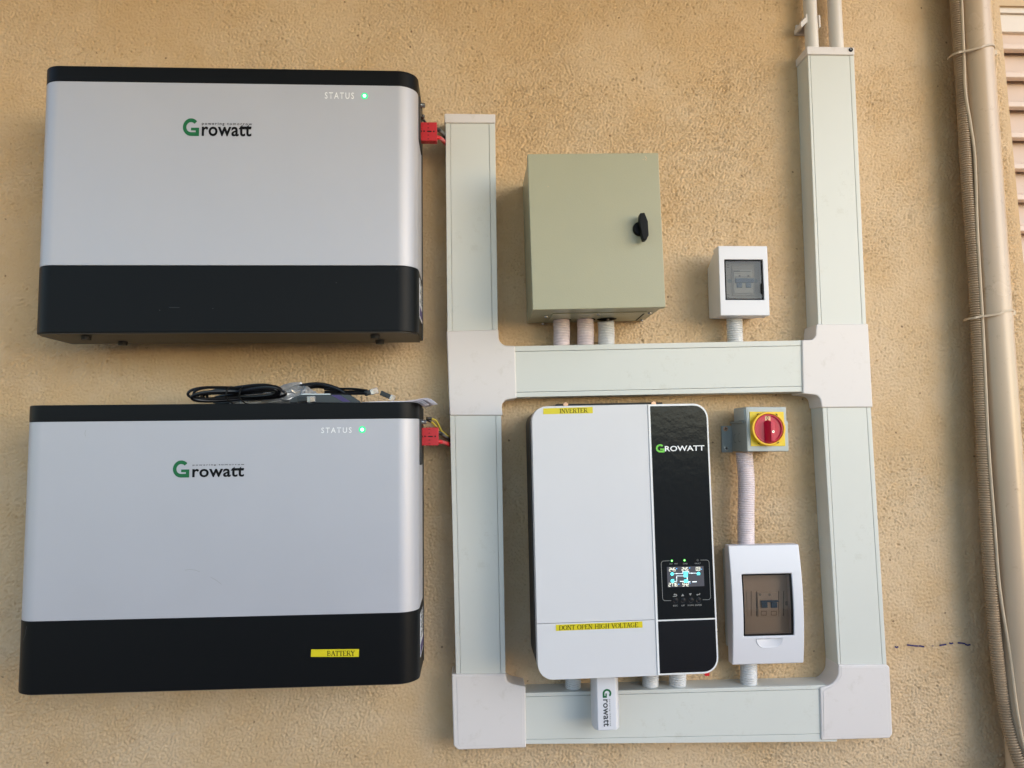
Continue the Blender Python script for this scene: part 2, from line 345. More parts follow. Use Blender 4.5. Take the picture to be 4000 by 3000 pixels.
# ------------------------------------------------------------------ the setting
EDGE = [wp(3904, 20, 0), wp(4000, 1042, 0)]
def edge_x(z): (xa, za), (xb, zb) = EDGE; return xa+(xb-xa)*(z-za)/(zb-za)
ZT = wp(3930, 22, 0)[1]                               # head of the window opening
import numpy as np
def build_wall():
    XL, ZA, ZB = -1.06, .66, 2.40
    st = .0019; nx, nz = int((1.06-XL)/st), int((ZB-ZA)/st)
    rng = np.random.default_rng(11)
    fx = np.fft.rfftfreq(nx, st)[None, :]; fz = np.fft.fftfreq(nz, st)[:, None]; fr = np.sqrt(fx*fx+fz*fz)
    def band(f0, bw, an=1.0):                        # band-limited noise, f0 in cycles per metre
        W = np.fft.rfft2(rng.standard_normal((nz, nx))); f = np.sqrt((fx*an)**2+fz**2)
        h = np.fft.irfft2(W*np.exp(-((f-f0)/bw)**2), s=(nz, nx)); return h/h.std()
    lump = band(134, 80, .85); crease = 1-np.clip(np.abs(band(112, 65, .88))/.55, 0, 1)
    h = np.clip(lump, -1.1, 1.4)*.42 - crease*.55 + band(215, 60)*.38
    worm = 1-np.clip(np.abs(band(55, 40))/.16, 0, 1)             # thin raised trowel ridges
    h += worm*.8*np.clip(band(16, 12), 0, 1.6)
    pit = np.clip(-band(135, 65)-1.7, 0, .6); pit2 = np.clip(band(5, 4)*.5+1.0, .3, 2.0)
    smooth = np.clip(.98+.20*band(2.2, 2.0), .70, 1.25)
    h = h*smooth-pit*2.6*pit2
    h = h*.00175 + band(3, 3)*.00018 + band(14, 8)*.00010
    gz, gx = np.meshgrid(np.linspace(0, 1, nz), np.linspace(0, 1, nx), indexing='ij')
    ed = np.minimum.reduce([gz*60, (1-gz)*60, gx*60, (1-gx)*120]); h *= np.clip(ed, 0, 1)
    Z_ = ZA+(ZB-ZA)*gz; ex = edge_x(0)+(edge_x(1)-edge_x(0))*Z_; X = XL+(ex-XL)*gx
    co = np.stack([X, -h, Z_], -1).reshape(-1, 3)
    # keep the strip right of the opening's edge out: above the head the wall goes on as a flat sheet
    idx = np.arange(nx*nz).reshape(nz, nx)
    q = np.stack([idx[:-1, :-1], idx[:-1, 1:], idx[1:, 1:], idx[1:, :-1]], -1).reshape(-1, 4)
    n0 = len(co); ex_ = edge_x
    # window edge above ZT belongs to the sheet, so the return only runs below it
    V = [(-2.6, 0, 0), (ex_(0), 0, 0), (ex_(ZA), 0, ZA), (XL, 0, ZA), (-2.6, 0, ZA), (-2.6, 0, ZB), (XL, 0, ZB), (ex_(ZB), 0, ZB), (2.2, 0, ZB), (2.2, 0, 2.82), (-2.6, 0, 2.82),
         (ex_(ZT), 0, ZT), (2.2, 0, ZT), (ex_(0), .2, 0), (ex_(ZT), .2, ZT), (2.2, .2, ZT)]
    F = [(0, 1, 2, 3, 4), (4, 3, 6, 5), (5, 6, 7, 8, 9, 10), (11, 12, 8, 7), (1, 13, 14, 11), (11, 14, 15, 12)]
    co = np.concatenate([co, np.array(V)]).astype(np.float32)
    lv = np.concatenate([q.reshape(-1), np.array([i+n0 for f in F for i in f])]).astype(np.int32)
    ln = np.concatenate([np.full(len(q), 4), [len(f) for f in F]]).astype(np.int32); ls = np.concatenate([[0], np.cumsum(ln)[:-1]]).astype(np.int32)
    me = bpy.data.meshes.new('wall'); me.vertices.add(len(co)); me.vertices.foreach_set('co', co.reshape(-1))
    me.loops.add(len(lv)); me.loops.foreach_set('vertex_index', lv); me.polygons.add(len(ln)); me.polygons.foreach_set('loop_start', ls); me.polygons.foreach_set('loop_total', ln)
    sm = np.ones(len(ln), bool); sm[-len(F):] = False; me.polygons.foreach_set('use_smooth', sm); me.update(calc_edges=True)
    me.materials.append(M['stucco']); o = bpy.data.objects.new('wall', me); COL.objects.link(o); tag(o, kind='structure'); return o
wall = build_wall()
mb = MB(); mb.box(-6, 6, -.2, 9, -.1, 0); tag(mb.build('floor', M['ground']), kind='structure')

# marks drawn on the wall with a pen
zz = Z(3300, 1300, 1.0247)
for seg in ([(190, 1196), (196, 1199), (201, 1196)], [(237, 1189), (252, 1191), (270, 1193), (286, 1193), (300, 1196)], [(330, 1193), (336, 1193)],
            [(360, 1191), (372, 1189), (384, 1187)], [(397, 1182), (404, 1184), (410, 1182)], [(430, 1181), (444, 1182), (456, 1184)], [(458, 1187), (466, 1190), (476, 1188)]):
    mb = MB(); stroke(mb, [wp(*zz(a, b_), .0) for a, b_ in seg], .0030 if len(seg) > 2 else .0015, lambda p: p, .0016)
    tag(mb.build('pen_mark', M['pen'], wall, smooth=False))

# ------------------------------------------------------------------ batteries
BW, BHT = .6215, .4545
DF, DB = .19, .068
def fp(x0, x1, r=.034):                              # footprint (x, d) with rounded front edges
    out = [(x0, DB)]
    out += [(x0+r-r*cos(rad(a)), DF-r+r*sin(rad(a))) for a in range(0, 91, 10)]
    out += [(x1-r+r*sin(rad(a)), DF-r+r*cos(rad(a))) for a in range(0, 91, 10)]
    out += [(x1, DB)]
    return out
def make_battery(quad, label, zlo, zhi, st, led, g, row, pw, name='battery_pack'):
    c, w_, h, a = rect(quad, DF)
    T = Thing(name, label, 'battery', c, a, 'wall mounted batteries')
    x0, x1, z0, z1 = -w_/2-.0125, w_/2, -h/2, h/2
    MB().zprism(fp(x0, x1), z0, zlo-.0004).build('lower_band', M['black'], T, bevel=.0012)
    MB().zprism(fp(x0, x1), zhi+.0004, z1).build('upper_band', M['black'], T, bevel=.0012)
    cover = MB().zprism(fp(x0+.0005, x1-.0005), zlo, zhi).build('cover', M['silver'], T, bevel=.0004)
    # steel back box and the wall rails it hangs on
    m_ = MB(); m_.box(x0+.004, x1+.0012, DB-.010, DB, z0+.002, z1-.004); m_.build('back_box', M['chassis'], T, bevel=.001)
    for zz_ in (z1-.09, z0+.09): MB().box(x0+.08, x1-.08, 0, DB-.010, zz_-.012, zz_+.012).build('mounting_rail', M['chassis'], T)
    b = MB().zprism([(x0+.004, DB-.008)]+[(x+(.003 if x < 0 else -.003), d-.003 if d > .1 else DB) for x, d in fp(x0, x1)][1:-1]+[(x1-.004, DB-.008)], z0-.0015, z0)
    b.build('bottom_plate', M['chassis'], T)
    for sx in (x0+.075, x1-.075):
        for dd in (.155, .088):
            f = MB().tube([(sx+(.03 if sx < 0 else 0)*(dd < .1), dd, z0-.001), (sx+(.03 if sx < 0 else 0)*(dd < .1), dd, z0-.0075)], [.0085, .0075], 16).build('rubber_foot', M['rubber'], T)
    # terminal panel on the right-hand flank
    p = MB(); p.box(x1-.002, x1+.0022, .078, .150, zhi-.078, zhi+.001); p.build('terminal_panel', M['chassis'], T, bevel=.0008)
    bolt = MB(); zb = zhi-.004
    bolt.tube([(x1, .125, zb), (x1+.005, .125, zb)], .0055, 12).tube([(x1+.005, .125, zb), (x1+.010, .125, zb)], .0042, 6).build('terminal_bolt', M['steel'], T, bevel=.0005)
    # rating sticker low on the flank
    lb = MB().box(x1, x1+.0006, .079, .148, z0+.030, zlo-.012).build('rating_label', M['lblw'], T)
    MB().box(x1+.0006, x1+.0009, .079, .148, z0+.034, z0+.050).build('label_stripe', M['lblp'], lb)
    tx = MB()
    for i in range(9): tx.box(x1+.0006, x1+.0009, .088, .140-.012*(i % 3), z0+.060+i*.0052, z0+.0618+i*.0052)
    tx.build('label_text', M['ink'], lb)
    # lamp and print
    lx, lz = T.at(*led, DF)
    l = MB().prism(circ(lx, lz, .0056, 24), DF-.001, DF+.0004).build('status_light', M['ledr'], T)
    MB().prism(circ(lx, lz, .0030, 20), DF, DF+.0010).build('lamp_core', M['led'], l)
    d = DF+.0005
    P = lambda u, v: T.at(u, v, DF)
    put_text('STATUS', 'lettering', M['print'], T, T, P(st[0], st[3]), P(st[2], st[1]), d, 1.35, .012)
    q0, q1 = P(g[0], g[3]), P(g[2], g[1]); logo_g(q0[0], q1[0], q0[1], q1[1], d, M['green'], T)
    q0, q1 = P(row[0], row[3]), P(row[2], row[1]); H = q1[1]-q0[1]; W_ = q1[0]-q0[0]
    o = put_text('rowatt', 'lettering', M['ink'], T, T, q0, q1, d, 1.05, .022)
    mb_ = MB(); mb_.add([(q0[0]+W_*.765, -d-.00004, q1[1]-H*.31), (q1[0], -d-.00004, q1[1]-H*.31), (q1[0], -d-.00004, q1[1]-H*.15), (q0[0]+W_*.765, -d-.00004, q1[1]-H*.15)], [[0, 1, 2, 3]])
    mb_.build('logo_bar', M['ink'], T, smooth=False)
    put_text('powering tomorrow', 'lettering', M['ink'], T, T, P(pw[0], pw[3]), P(pw[2], pw[1]), d, 1.35, .01)
    return T, w_, h
def band(quad, v, d=DF):
    c, w_, h, a = rect(quad, d); T0 = type('t', (), {})(); p = Vector(wp(*v, d))-c
    return -p.x*sin(a)+p.y*cos(a)
q1 = [(181, 255), (1627, 277), (1634, 1294), (140, 1298)]
q2 = [(111, 1584), (1638, 1570), (1630, 2668), (68, 2718)]
b1, w1, h1 = make_battery(q1, 'upper silver and black battery, its bolted underside in view', band(q1, (880, 1036)), band(q1, (880, 326)),
    (1269, 362, 1383, 386), (1424, 375), (714, 463, 779, 531), (788, 488, 983, 532), (789, 480, 985, 491))
b2, w2, h2 = make_battery(q2, 'lower silver and black battery with a yellow BATTERY label and cables on top', band(q2, (830, 2411)), band(q2, (830, 1642)),
    (1255, 1669, 1374, 1692), (1415, 1678), (675, 1798, 741, 1866), (751, 1822, 954, 1865), (753, 1811, 955, 1821))
z2 = Z(0, 1400, .8439)
tp = [b2.at(*z2(a, b_), DF) for a, b_ in ((1441, 1347), (1662, 1345), (1661, 1381), (1439, 1381))]
t = MB().prism(tp, DF, DF+.0006).build('yellow_label', M['tape'], b2, smooth=False)
serif_text('BATTERY', [b2.at(*z2(a, b_), DF) for a, b_ in ((1514, 1354), (1643, 1353), (1643, 1375), (1514, 1376))], DF+.0008, M['ink'], t)

# plugs, cables and earth wires from each battery into the upright duct
zc = Z(1600, 400, .12056); zd = Z(680, 1450, .49729)
def plug(label, box, red, black, cr):
    u0, v0, u1, v1 = box
    d = .112; p0 = wp(u0, v1, d+.008); p1 = wp(u1, v0, d+.008)
    T = Thing('power_plug', label, 'plug', ((p0[0]+p1[0])/2, (p0[1]+p1[1])/2), 0, 'red plugs beside the batteries')
    x0, z0 = T.l(p0); x1, z1 = T.l(p1)
    h = MB().box(x0, x1, d-.008, d+.008, z0, z1)
    for i in range(4):
        xx = x0+(x1-x0)*(.32+.19*i); h.box(xx-.0008, xx+.0008, d-.006, d+.0055, z0-.0012, z0); h.box(xx-.0008, xx+.0008, d-.006, d+.0055, z1, z1+.0012)
    h.build('housing', M['red'], T, bevel=.0006)
    W_, H = x1-x0, z1-z0
    for fx, fz, sw, sh in ((.49, .90, .10, .035), (.49, .69, .10, .035), (.49, .30, .10, .035), (.49, .09, .10, .035), (.55, .50, .27, .07), (.24, .51, .09, .09), (.82, .50, .09, .09), (.09, .51, .06, .09)):
        MB().prism(rrect(x0+W_*(fx-sw/2), x0+W_*(fx+sw/2), z0+H*(fz-sh/2), z0+H*(fz+sh/2), min(sh*H, sw*W_)*.45, 3), d+.0079, d+.0083).build('slot', M['hole'], T, smooth=False)
    for nm, m_, pts in (('red_cable', M['redc'], red), ('black_cable', M['blk'], black)):
        P = []
        for (u, v, dd) in pts: x, z = T.at(u, v, dd); P.append((x, dd, z))
        MB().tube(bez(P, 8), cr, 12).build(nm, m_, T)
    return T
def bez(P, n=8):                                     # Catmull-Rom through points
    P = [Vector(p) for p in P]; Q = [P[0]*2-P[1]]+P+[P[-1]*2-P[-2]]; out = []
    for i in range(1, len(Q)-2):
        for k in range(n):
            t_ = k/n; a, b_, c, d = Q[i-1], Q[i], Q[i+1], Q[i+2]
            out.append(tuple(.5*((2*b_)+(c-a)*t_+(2*a-5*b_+4*c-d)*t_*t_+(3*b_-a-3*c+d)*t_**3)))
    out.append(tuple(P[-1])); return out
plug('square red power plug beside the upper battery', (*zc(340, 645), *zc(882, 1235)),
     [(*zc(850, 1130), .112), (*zc(960, 1150), .105), (*zc(1060, 1215), .066), (*zc(1140, 1300), .040), (*zc(1260, 1430), .02)],
     [(*zc(850, 860), .108), (*zc(960, 905), .10), (*zc(1060, 990), .066), (*zc(1140, 1100), .040), (*zc(1260, 1260), .02)], .0038)
plug('square red power plug beside the lower battery', (*zd(1938, 442), *zd(2076, 584)),
     [(*zd(2060, 552), .112), (*zd(2100, 556), .105), (*zd(2128, 563), .066), (*zd(2158, 575), .036), (*zd(2200, 598), .02)],
     [(*zd(2060, 480), .108), (*zd(2100, 492), .10), (*zd(2128, 512), .066), (*zd(2158, 534), .036), (*zd(2200, 560), .02)], .0036)
def wire(name, label, group, pts, r, m_, lug=None):
    a = wp(*pts[0][:2], pts[0][2]); T = Thing(name, label, 'wire', a, 0, group)
    P = [(*(lambda q: (q[0],))(T.at(u, v, dd)), dd, T.at(u, v, dd)[1]) for u, v, dd in pts]
    MB().tube(bez(P, 8), r, 8).build('insulation', m_, T)
    if lug: MB().tube([P[0], P[1]], r*1.6, 10).build('lug', lug, T)
wire('earth_wire', 'short black wire from the upper battery bolt down behind its red plug', None, [(*zc(430, 430), .118), (*zc(420, 520), .110), (*zc(490, 620), .10), (*zc(600, 760), .09)], .0022, M['blk'], M['steel'])
wire('earth_wire', 'upper of two yellow wires arching from the lower battery bolt to the duct', 'yellow wires', [(*zd(1985, 372), .12), (*zd(2020, 372), .115), (*zd(2060, 392), .10), (*zd(2085, 440), .08), (*zd(2110, 480), .06), (*zd(2180, 530), .03)], .0017, M['ylw'], M['blk'])
wire('earth_wire', 'lower of two yellow wires arching from the lower battery bolt to the duct', 'yellow wires', [(*zd(1985, 378), .116), (*zd(2018, 395), .112), (*zd(2050, 425), .10), (*zd(2075, 462), .08), (*zd(2105, 510), .06), (*zd(2180, 545), .03)], .0017, M['ylw'], M['blk'])

# ------------------------------------------------------------------ things lying on the lower battery
top2 = b2.c.y+h2/2
def zt(x): return top2+(x-b2.c.x)*math.tan(b2.a)+.0006   # height of the battery top at x
def put(u0, v0, d): return wp(*zd(u0, v0), d)
# black cable coil
cx0 = put(110, 0, .13)[0]; cx1 = put(870, 0, .13)[0]; cxm = (cx0+cx1)/2; L_ = (cx1-cx0)/2
T = Thing('cable_coil', 'long black cable tied into a flat bundle, left on the lower battery', 'cable coil', (cxm, zt(cxm)))
tl = math.tan(b2.a)
P = []
NL = 9
for i in range(NL):
    sgn = 1
    for k in range(40):
        t_ = 2*pi*k/40; u = k/40
        s0 = i+u; ph = s0/NL
        ax = L_*(1-.16*abs(sin(3.1*s0+.6))); bz = .0165*(.78+.22*sin(2.3*s0))
        x = ax*cos(t_)*(1+.02*sin(5*s0)) + .006*sin(1.7*s0)
        pinch = .42+.58*abs(cos(t_))**1.3
        z = .0195+bz*sin(t_)*pinch + .004*sin(2.1*s0+1) + .004*(x/L_)
        d = .105+.048*sin(2*pi*ph*1.5+.4)*(.5+.5*abs(cos(t_))) + .010*sin(t_)
        z = max(z, .0027)
        P.append((x, d, z+tl*x))
MB().tube(P, .0024, 8).build('cable_loops', M['blk'], T)
for xx in (-.012, .010):
    q = [(xx+.003*cos(a*.5), .105+.050*cos(2*pi*a/16), .0185+.0155*sin(2*pi*a/16)+tl*xx) for a in range(16)]
    MB().tube(q, .0012, 6, closed=True).build('tie', M['rubber'], T)
# crumpled clear bag
bx0 = put(430, 0, .10)[0]; bx1 = put(1120, 0, .10)[0]; bxm = (bx0+bx1)/2
T = Thing('plastic_bag', 'crumpled clear plastic bag lying behind the black cable bundle', 'plastic bag', (bxm, zt(bxm)))
mb = MB(); nu, nv = 54, 26; vs = []; hw = (bx1-bx0)/2
for j in range(nv+1):
    for i in range(nu):
        a = 2*pi*i/nu; b_ = pi*j/nv-pi/2
        x = hw*cos(b_)*cos(a) if False else hw*sin(b_)
        rr = max(0, cos(b_))**.6; q = x/hw
        hgt = .014+.030*max(0, min(1, (q+1)/1.5))
        yy = .020*rr*cos(a); z = hgt*rr*(sin(a)*.5+.5)
        n_ = noise.noise_vector(Vector((x*60, yy*80, z*90)))*.0065 + noise.noise_vector(Vector((x*170, yy*180, z*200)))*.0042
        z = max(.0012, z+n_.z); vs.append((x+n_.x, -(.088+yy+n_.y), z+tl*x))
mb.add(vs, [[j*nu+i, j*nu+(i+1) % nu, (j+1)*nu+(i+1) % nu, (j+1)*nu+i] for j in range(nv) for i in range(nu)])
mb.build('film', M['film'], T, smooth=False)
bx = T.l(put(1010, 120, .09)); r_ = []
MB().tube([(hw*.05, .088, .016+tl*.0), (hw*.52, .088, .021+tl*hw*.5)], .0105, 12).build('roll_inside', M['sbar'], T, bevel=.001)
MB().box(hw*.62, hw*.68, .080, .100, .010, .030).build('card_inside', M['blue'], T, bevel=.001)
# second coil with network cable
nx = put(1100, 0, .085)[0]
T = Thing('network_cable', 'black network cable with clear plug ends, lying behind the dark card', 'cable', (nx, zt(nx)))
mb = MB(); P = []
for i in range(5):
    for k in range(30):
        t_ = 2*pi*k/30; s0 = i+k/30
        x = .010+.056*cos(t_)*(1-.05*i); z = .0225+.0185*sin(t_)*(1-.08*i)-.010*max(0, cos(t_))
        P.append((x, .080+.012*sin(1.3*s0), max(.003, z)+tl*x))
mb.tube(P, .0023, 8)
for j, (oz, od) in enumerate(((.0, 0), (.0045, .004), (-.0045, .006))):
    a = T.l(put(1180, 160, .085)); b_ = T.l(put(1380, 158, .095)); c_ = T.l(put(1520, 165, .10))
    mb.tube(bez([(a[0], .082+od, a[1]+oz), (b_[0], .090+od, b_[1]+oz), (c_[0], .10+od, c_[1]+oz*.6)], 8), .0022, 8)
mb.build('cable_run', M['blk'], T)
for (u, v, ang, dd, bl, cl) in ((1528, 170, 16, .10, .011, .013), (1682, 195, -24, .12, .018, .008), (1030, 222, 3, .15, .016, .013)):
    x, z = T.l(put(u, v, dd)); ca, sa = cos(rad(ang)), sin(rad(ang))
    rr = lambda pts: [(x+px*ca-pz*sa, z+px*sa+pz*ca) for px, pz in pts]
    o = MB().prism(rr([(.004-bl, -.0042), (.004, -.0042), (.004, .0042), (.004-bl, .0042)]), dd-.006, dd+.006).build('plug_boot', M['blk'], T, bevel=.001)
    o = MB().prism(rr([(.004, -.0052), (.004+cl, -.0052), (.004+cl, .0046), (.004, .0046)]), dd-.0055, dd+.0055).build('clear_plug', M['plug'], T, bevel=.0006)
    for q in range(4): MB().prism(rr([(.0045+cl*.4, -.004+q*.0021), (.0038+cl, -.004+q*.0021), (.0038+cl, -.0032+q*.0021), (.0045+cl*.4, -.0032+q*.0021)]), dd+.0056, dd+.006).build('contact', M['brass'], T, smooth=False)
# dark glossy card with a silver top edge, leaning
ax = put(1180, 0, .14)[0]
T = Thing('dark_card', 'flat dark glossy card with a silver upper edge, propped behind the battery rim', 'card', (ax, zt(ax)))
q = [T.l(put(a, b_, .145)) for a, b_ in ((905, 246), (925, 208), (1010, 180), (1380, 184), (1465, 238), (1465, 250))]
MB().prism(q, .141, .145).build('board', M['card'], T, bevel=.0006)
q = [T.l(put(a, b_, .146)) for a, b_ in ((1000, 176), (1228, 176), (1228, 186), (996, 186))]
MB().prism(q, .140, .1465).build('silver_edge', M['sbar'], T, bevel=.0004)
q = [T.l(put(a, b_, .146)) for a, b_ in ((1232, 186), (1300, 186), (1385, 240), (1325, 240))]
MB().prism(q, .1452, .1456).build('dark_stripe', M['lblp'], T, smooth=False)
# papers
px = put(1720, 0, .15)[0]
T = Thing('paper_stack', 'loose white papers curling over the right corner of the lower battery', 'papers', (px, zt(px)))
for i in range(5):
    xa = T.l(put(1490+i*25, 0, .16))[0]; xb = T.l(put(1968-(i % 3)*9, 0, .16))[0]; mb = MB(); n = 18; vs = []; hh = .0006+.0006*i
    for k in range(n+1):
        f = k/n; x = xa+(xb-xa)*f
        lift = hh+.0050*i/4*math.exp(-((f-.80)/.16)**2)
        droop = -.0070*max(0, (f-.86)/.14)**1.4
        for dd in (.085, .186-.006*i): vs.append((x+(.006*i if dd > .1 else 0)*f, -dd, max(lift+droop, -.02)+tl*x))
    fs = [[2*k, 2*k+1, 2*k+3, 2*k+2] for k in range(n)]
    o = MB().add(vs, fs).build('sheet', M['paper'], T, weighted=False)
    s_ = o.modifiers.new('thick', 'SOLIDIFY'); s_.thickness = .0003

# ------------------------------------------------------------------ cable ducts
DD = .050
def duct(label, q, lidA, lidB, vert=True):
    """q: front corners tl,tr,br,bl in the photo; lidA/lidB: the two seam lines"""
    P = [Vector(wp(u, v, DD)) for u, v in q]; c = sum(P, Vector((0, 0)))/4
    T = Thing('cable_duct', label, 'cable duct', c, 0, 'cable ducts on the wall')
    tl_, tr_, br_, bl_ = [T.l(p) for p in P]
    A = [T.at(u, v, DD) for u, v in lidA]; B = [T.at(u, v, DD) for u, v in lidB]
    m_ = MB().prism([tl_, tr_, br_, bl_], 0, DD-.005)
    if vert: m_.prism([tl_, A[0], A[1], bl_], DD-.005, DD); m_.prism([B[0], tr_, br_, B[1]], DD-.005, DD)
    else: m_.prism([tl_, tr_, A[1], A[0]], DD-.005, DD); m_.prism([B[0], B[1], br_, bl_], DD-.005, DD)
    m_.build('channel', M['duct'], T, bevel=.0010)
    g = .00055
    if vert: lid = [(A[0][0]+g, A[0][1]), (B[0][0]-g, B[0][1]), (B[1][0]-g, B[1][1]), (A[1][0]+g, A[1][1])]
    else: lid = [(A[0][0], A[0][1]-g), (A[1][0], A[1][1]-g), (B[1][0], B[1][1]+g), (B[0][0], B[0][1]+g)]
    MB().prism(lid, DD-.0045, DD-.0002).build('lid', M['duct'], T, bevel=.0004)
    return T
def ext(a, b_, v): k = (v-a[1])/(b_[1]-a[1]); return (a[0]+(b_[0]-a[0])*k, v)
def exth(a, b_, u): k = (u-a[0])/(b_[0]-a[0]); return (u, a[1]+(b_[1]-a[1])*k)
def vduct(label, L, R, A, B, y0, y1): return duct(label, [ext(*L, y0), ext(*R, y0), ext(*R, y1), ext(*L, y1)], [ext(*A, y0), ext(*A, y1)], [ext(*B, y0), ext(*B, y1)])
vduct('upright duct beside the upper battery, between its top cap and the tee joint', ((1740, 479), (1746, 1150)), ((1934, 479), (1943, 1150)), ((1758, 479), (1765, 1150)), ((1910, 479), (1921, 1150)), 465, 1340)
vduct('upright duct between the lower battery and the inverter', ((1757, 1623), (1781, 2631)), ((1958, 1623), (1975, 2631)), ((1776, 1623), (1799, 2631)), ((1937, 1623), (1956, 2631)), 1580, 2700)
vduct('tall upright duct on the right above the crossbar, under the two pipes', ((3155, 215), (3196, 1263)), ((3336, 215), (3384, 1263)), ((3164, 215), (3209, 1263)), ((3319, 215), (3368, 1263)), 200, 1330)
vduct('upright duct on the right beside the isolator switch and lower breaker box', ((3213, 1591), (3274, 2597)), ((3402, 1591), (3464, 2597)), ((3230, 1591), (3284, 2597)), ((3385, 1591), (3448, 2597)), 1540, 2680)
def hduct(label, Tp, Bt, A, B, x0, x1): return duct(label, [exth(*Tp, x0), exth(*Tp, x1), exth(*Bt, x1), exth(*Bt, x0)], [exth(*A, x0), exth(*A, x1)], [exth(*B, x0), exth(*B, x1)], False)
hduct('horizontal duct under the green metal cabinet, crossing between the tee joints', ((2013, 1352), (3134, 1329)), ((2018, 1552), (3137, 1530)), ((2015, 1373), (3130, 1350)), ((2021, 1533), (3139, 1509)), 1960, 3180)
hduct('bottom horizontal duct below the inverter, between the corner joints', ((2052, 2707), (3204, 2677)), ((2057, 2907), (3207, 2898)), ((2052, 2722), (3204, 2692)), ((2052, 2890), (3209, 2867)), 1990, 3270)
JD = .0535
def joint(name, label, pts, bevel=.0025, ridge=None):
    P = [Vector(wp(u, v, JD)) for u, v in pts]; c = sum(P, Vector((0, 0)))/len(P)
    T = Thing(name, label, 'duct joint' if 'cap' not in name else 'end cap', c, 0, 'white duct fittings')
    Q = [T.l(p) for p in P]
    MB().prism(Q, 0, JD).build('shell', M['joint'], T, bevel=bevel, seg=3)
    if ridge:
        MB().prism([T.at(u, v, JD) for u, v in ridge], JD-.001, JD+.0007).build('raised_face', M['joint'], T, bevel=.0006)
    return T
def fil(cx, cy, r, a0, a1, n=6, ry=None): ry = ry or r; return [(cx+r*cos(rad(a0+(a1-a0)*i/n)), cy-ry*sin(rad(a0+(a1-a0)*i/n))) for i in range(n+1)]
joint('tee_joint', 'white tee joint of the ducts at the left end of the crossbar',
      [(1744, 1293), (1947, 1286)]+fil(1985, 1313, 38, 180, 270)[1:-1]+[(2012, 1351), (2018, 1556)]+fil(1990, 1590, 30, 90, 180)[1:]+[(1963, 1623), (1756, 1623)])
joint('tee_joint', 'white tee joint of the ducts at the right end of the crossbar',
      [(3190, 1266), (3392, 1264), (3410, 1591), (3210, 1592)]+fil(3178, 1570, 28, 0, 90)[1:]+[(3137, 1538), (3133, 1328)]+fil(3160, 1300, 28, 270, 360)[1:-1]+[(3187, 1290)])
joint('corner_joint', 'white corner joint at the lower left of the duct frame',
      [(1764, 2634), (1976, 2632)]+fil(2040, 2650, 62, 180, 255, ry=28)[1:]+[(2053, 2682), (2055, 2921), (1790, 2930), (1772, 2914)], ridge=[(1783, 2642), (1966, 2640), (1980, 2670), (2040, 2696), (2043, 2908), (1798, 2915), (1790, 2906)])
joint('corner_joint', 'white corner joint at the lower right of the duct frame',
      [(3276, 2597), (3466, 2597), (3476, 2606), (3487, 2868), (3476, 2884), (3209, 2892), (3204, 2686)]+fil(3214, 2620, 62, 280, 350)[:],
      ridge=[(3286, 2606), (3454, 2606), (3472, 2862), (3466, 2870), (3218, 2877), (3215, 2700), (3262, 2672), (3284, 2642)])
joint('end_cap', 'white end cap on top of the left upright duct beside the red plug', [(1736, 443), (1935, 445), (1935, 480), (1736, 479)], .002)
ec = joint('end_cap', 'white end cap with a black screw, under the two pipes', [(3152, 180), (3338, 184), (3339, 214), (3153, 212)], .002)
x, z = ec.at(3323, 195, JD); s_ = MB().prism(circ(x, z, .0042, 12), JD, JD+.002).build('screw', M['ink'], ec, bevel=.0006)
MB().prism(circ(x-.0006, z+.0006, .0012, 6), JD+.002, JD+.0022).build('screw_recess', M['steel'], s_)

# ------------------------------------------------------------------ pipes above
def vpipe(name, label, cat, u0, u1, v, d, top, bot_z, mt, group=None, r=None):
    xa, z = wp(u0, v, d); xb, _ = wp(u1, v, d); r = r or (xb-xa)/2
    T = Thing(name, label, cat, ((xa+xb)/2, bot_z), 0, group)
    MB().tube([(0, d, 0), (0, d, top-bot_z)], r, 28).build('pipe_wall', mt, T)
    return T, r
zcap = wp(3240, 185, .03)[1]
pa, pr = vpipe('conduit_pipe', 'left one of two thin pipes above the right duct, held in a clip', 'pipe', 3147, 3196, 178, .028, 2.6, zcap-.01, M['pvc'], 'pipes above the duct')
pb, _ = vpipe('conduit_pipe', 'right one of two thin pipes above the right duct, without a clip', 'pipe', 3242, 3293, 178, .028, 2.6, zcap-.01, M['pvc'], 'pipes above the duct')
zs = Z(2900, 0, .7835)
x, z = wp(*zs(345, 122), .028)
T = Thing('pipe_clip', 'white saddle clip holding the left thin pipe', 'pipe clip', (x, z))
MB().prism([(-.024, -.010), (-.010, .002), (-.010, .016), (-.0135, .018), (-.016, .010), (-.026, .000), (-.026, -.010)], .004, .036).build('left_arm', M['joint'], T, bevel=.0008)
MB().prism([(.0125, -.010), (.016, -.008), (.016, .016), (.0125, .018)], .004, .034).build('right_arm', M['joint'], T, bevel=.0008)
MB().box(-.022, .016, 0, .006, -.009, .012).build('base', M['joint'], T, bevel=.0008)

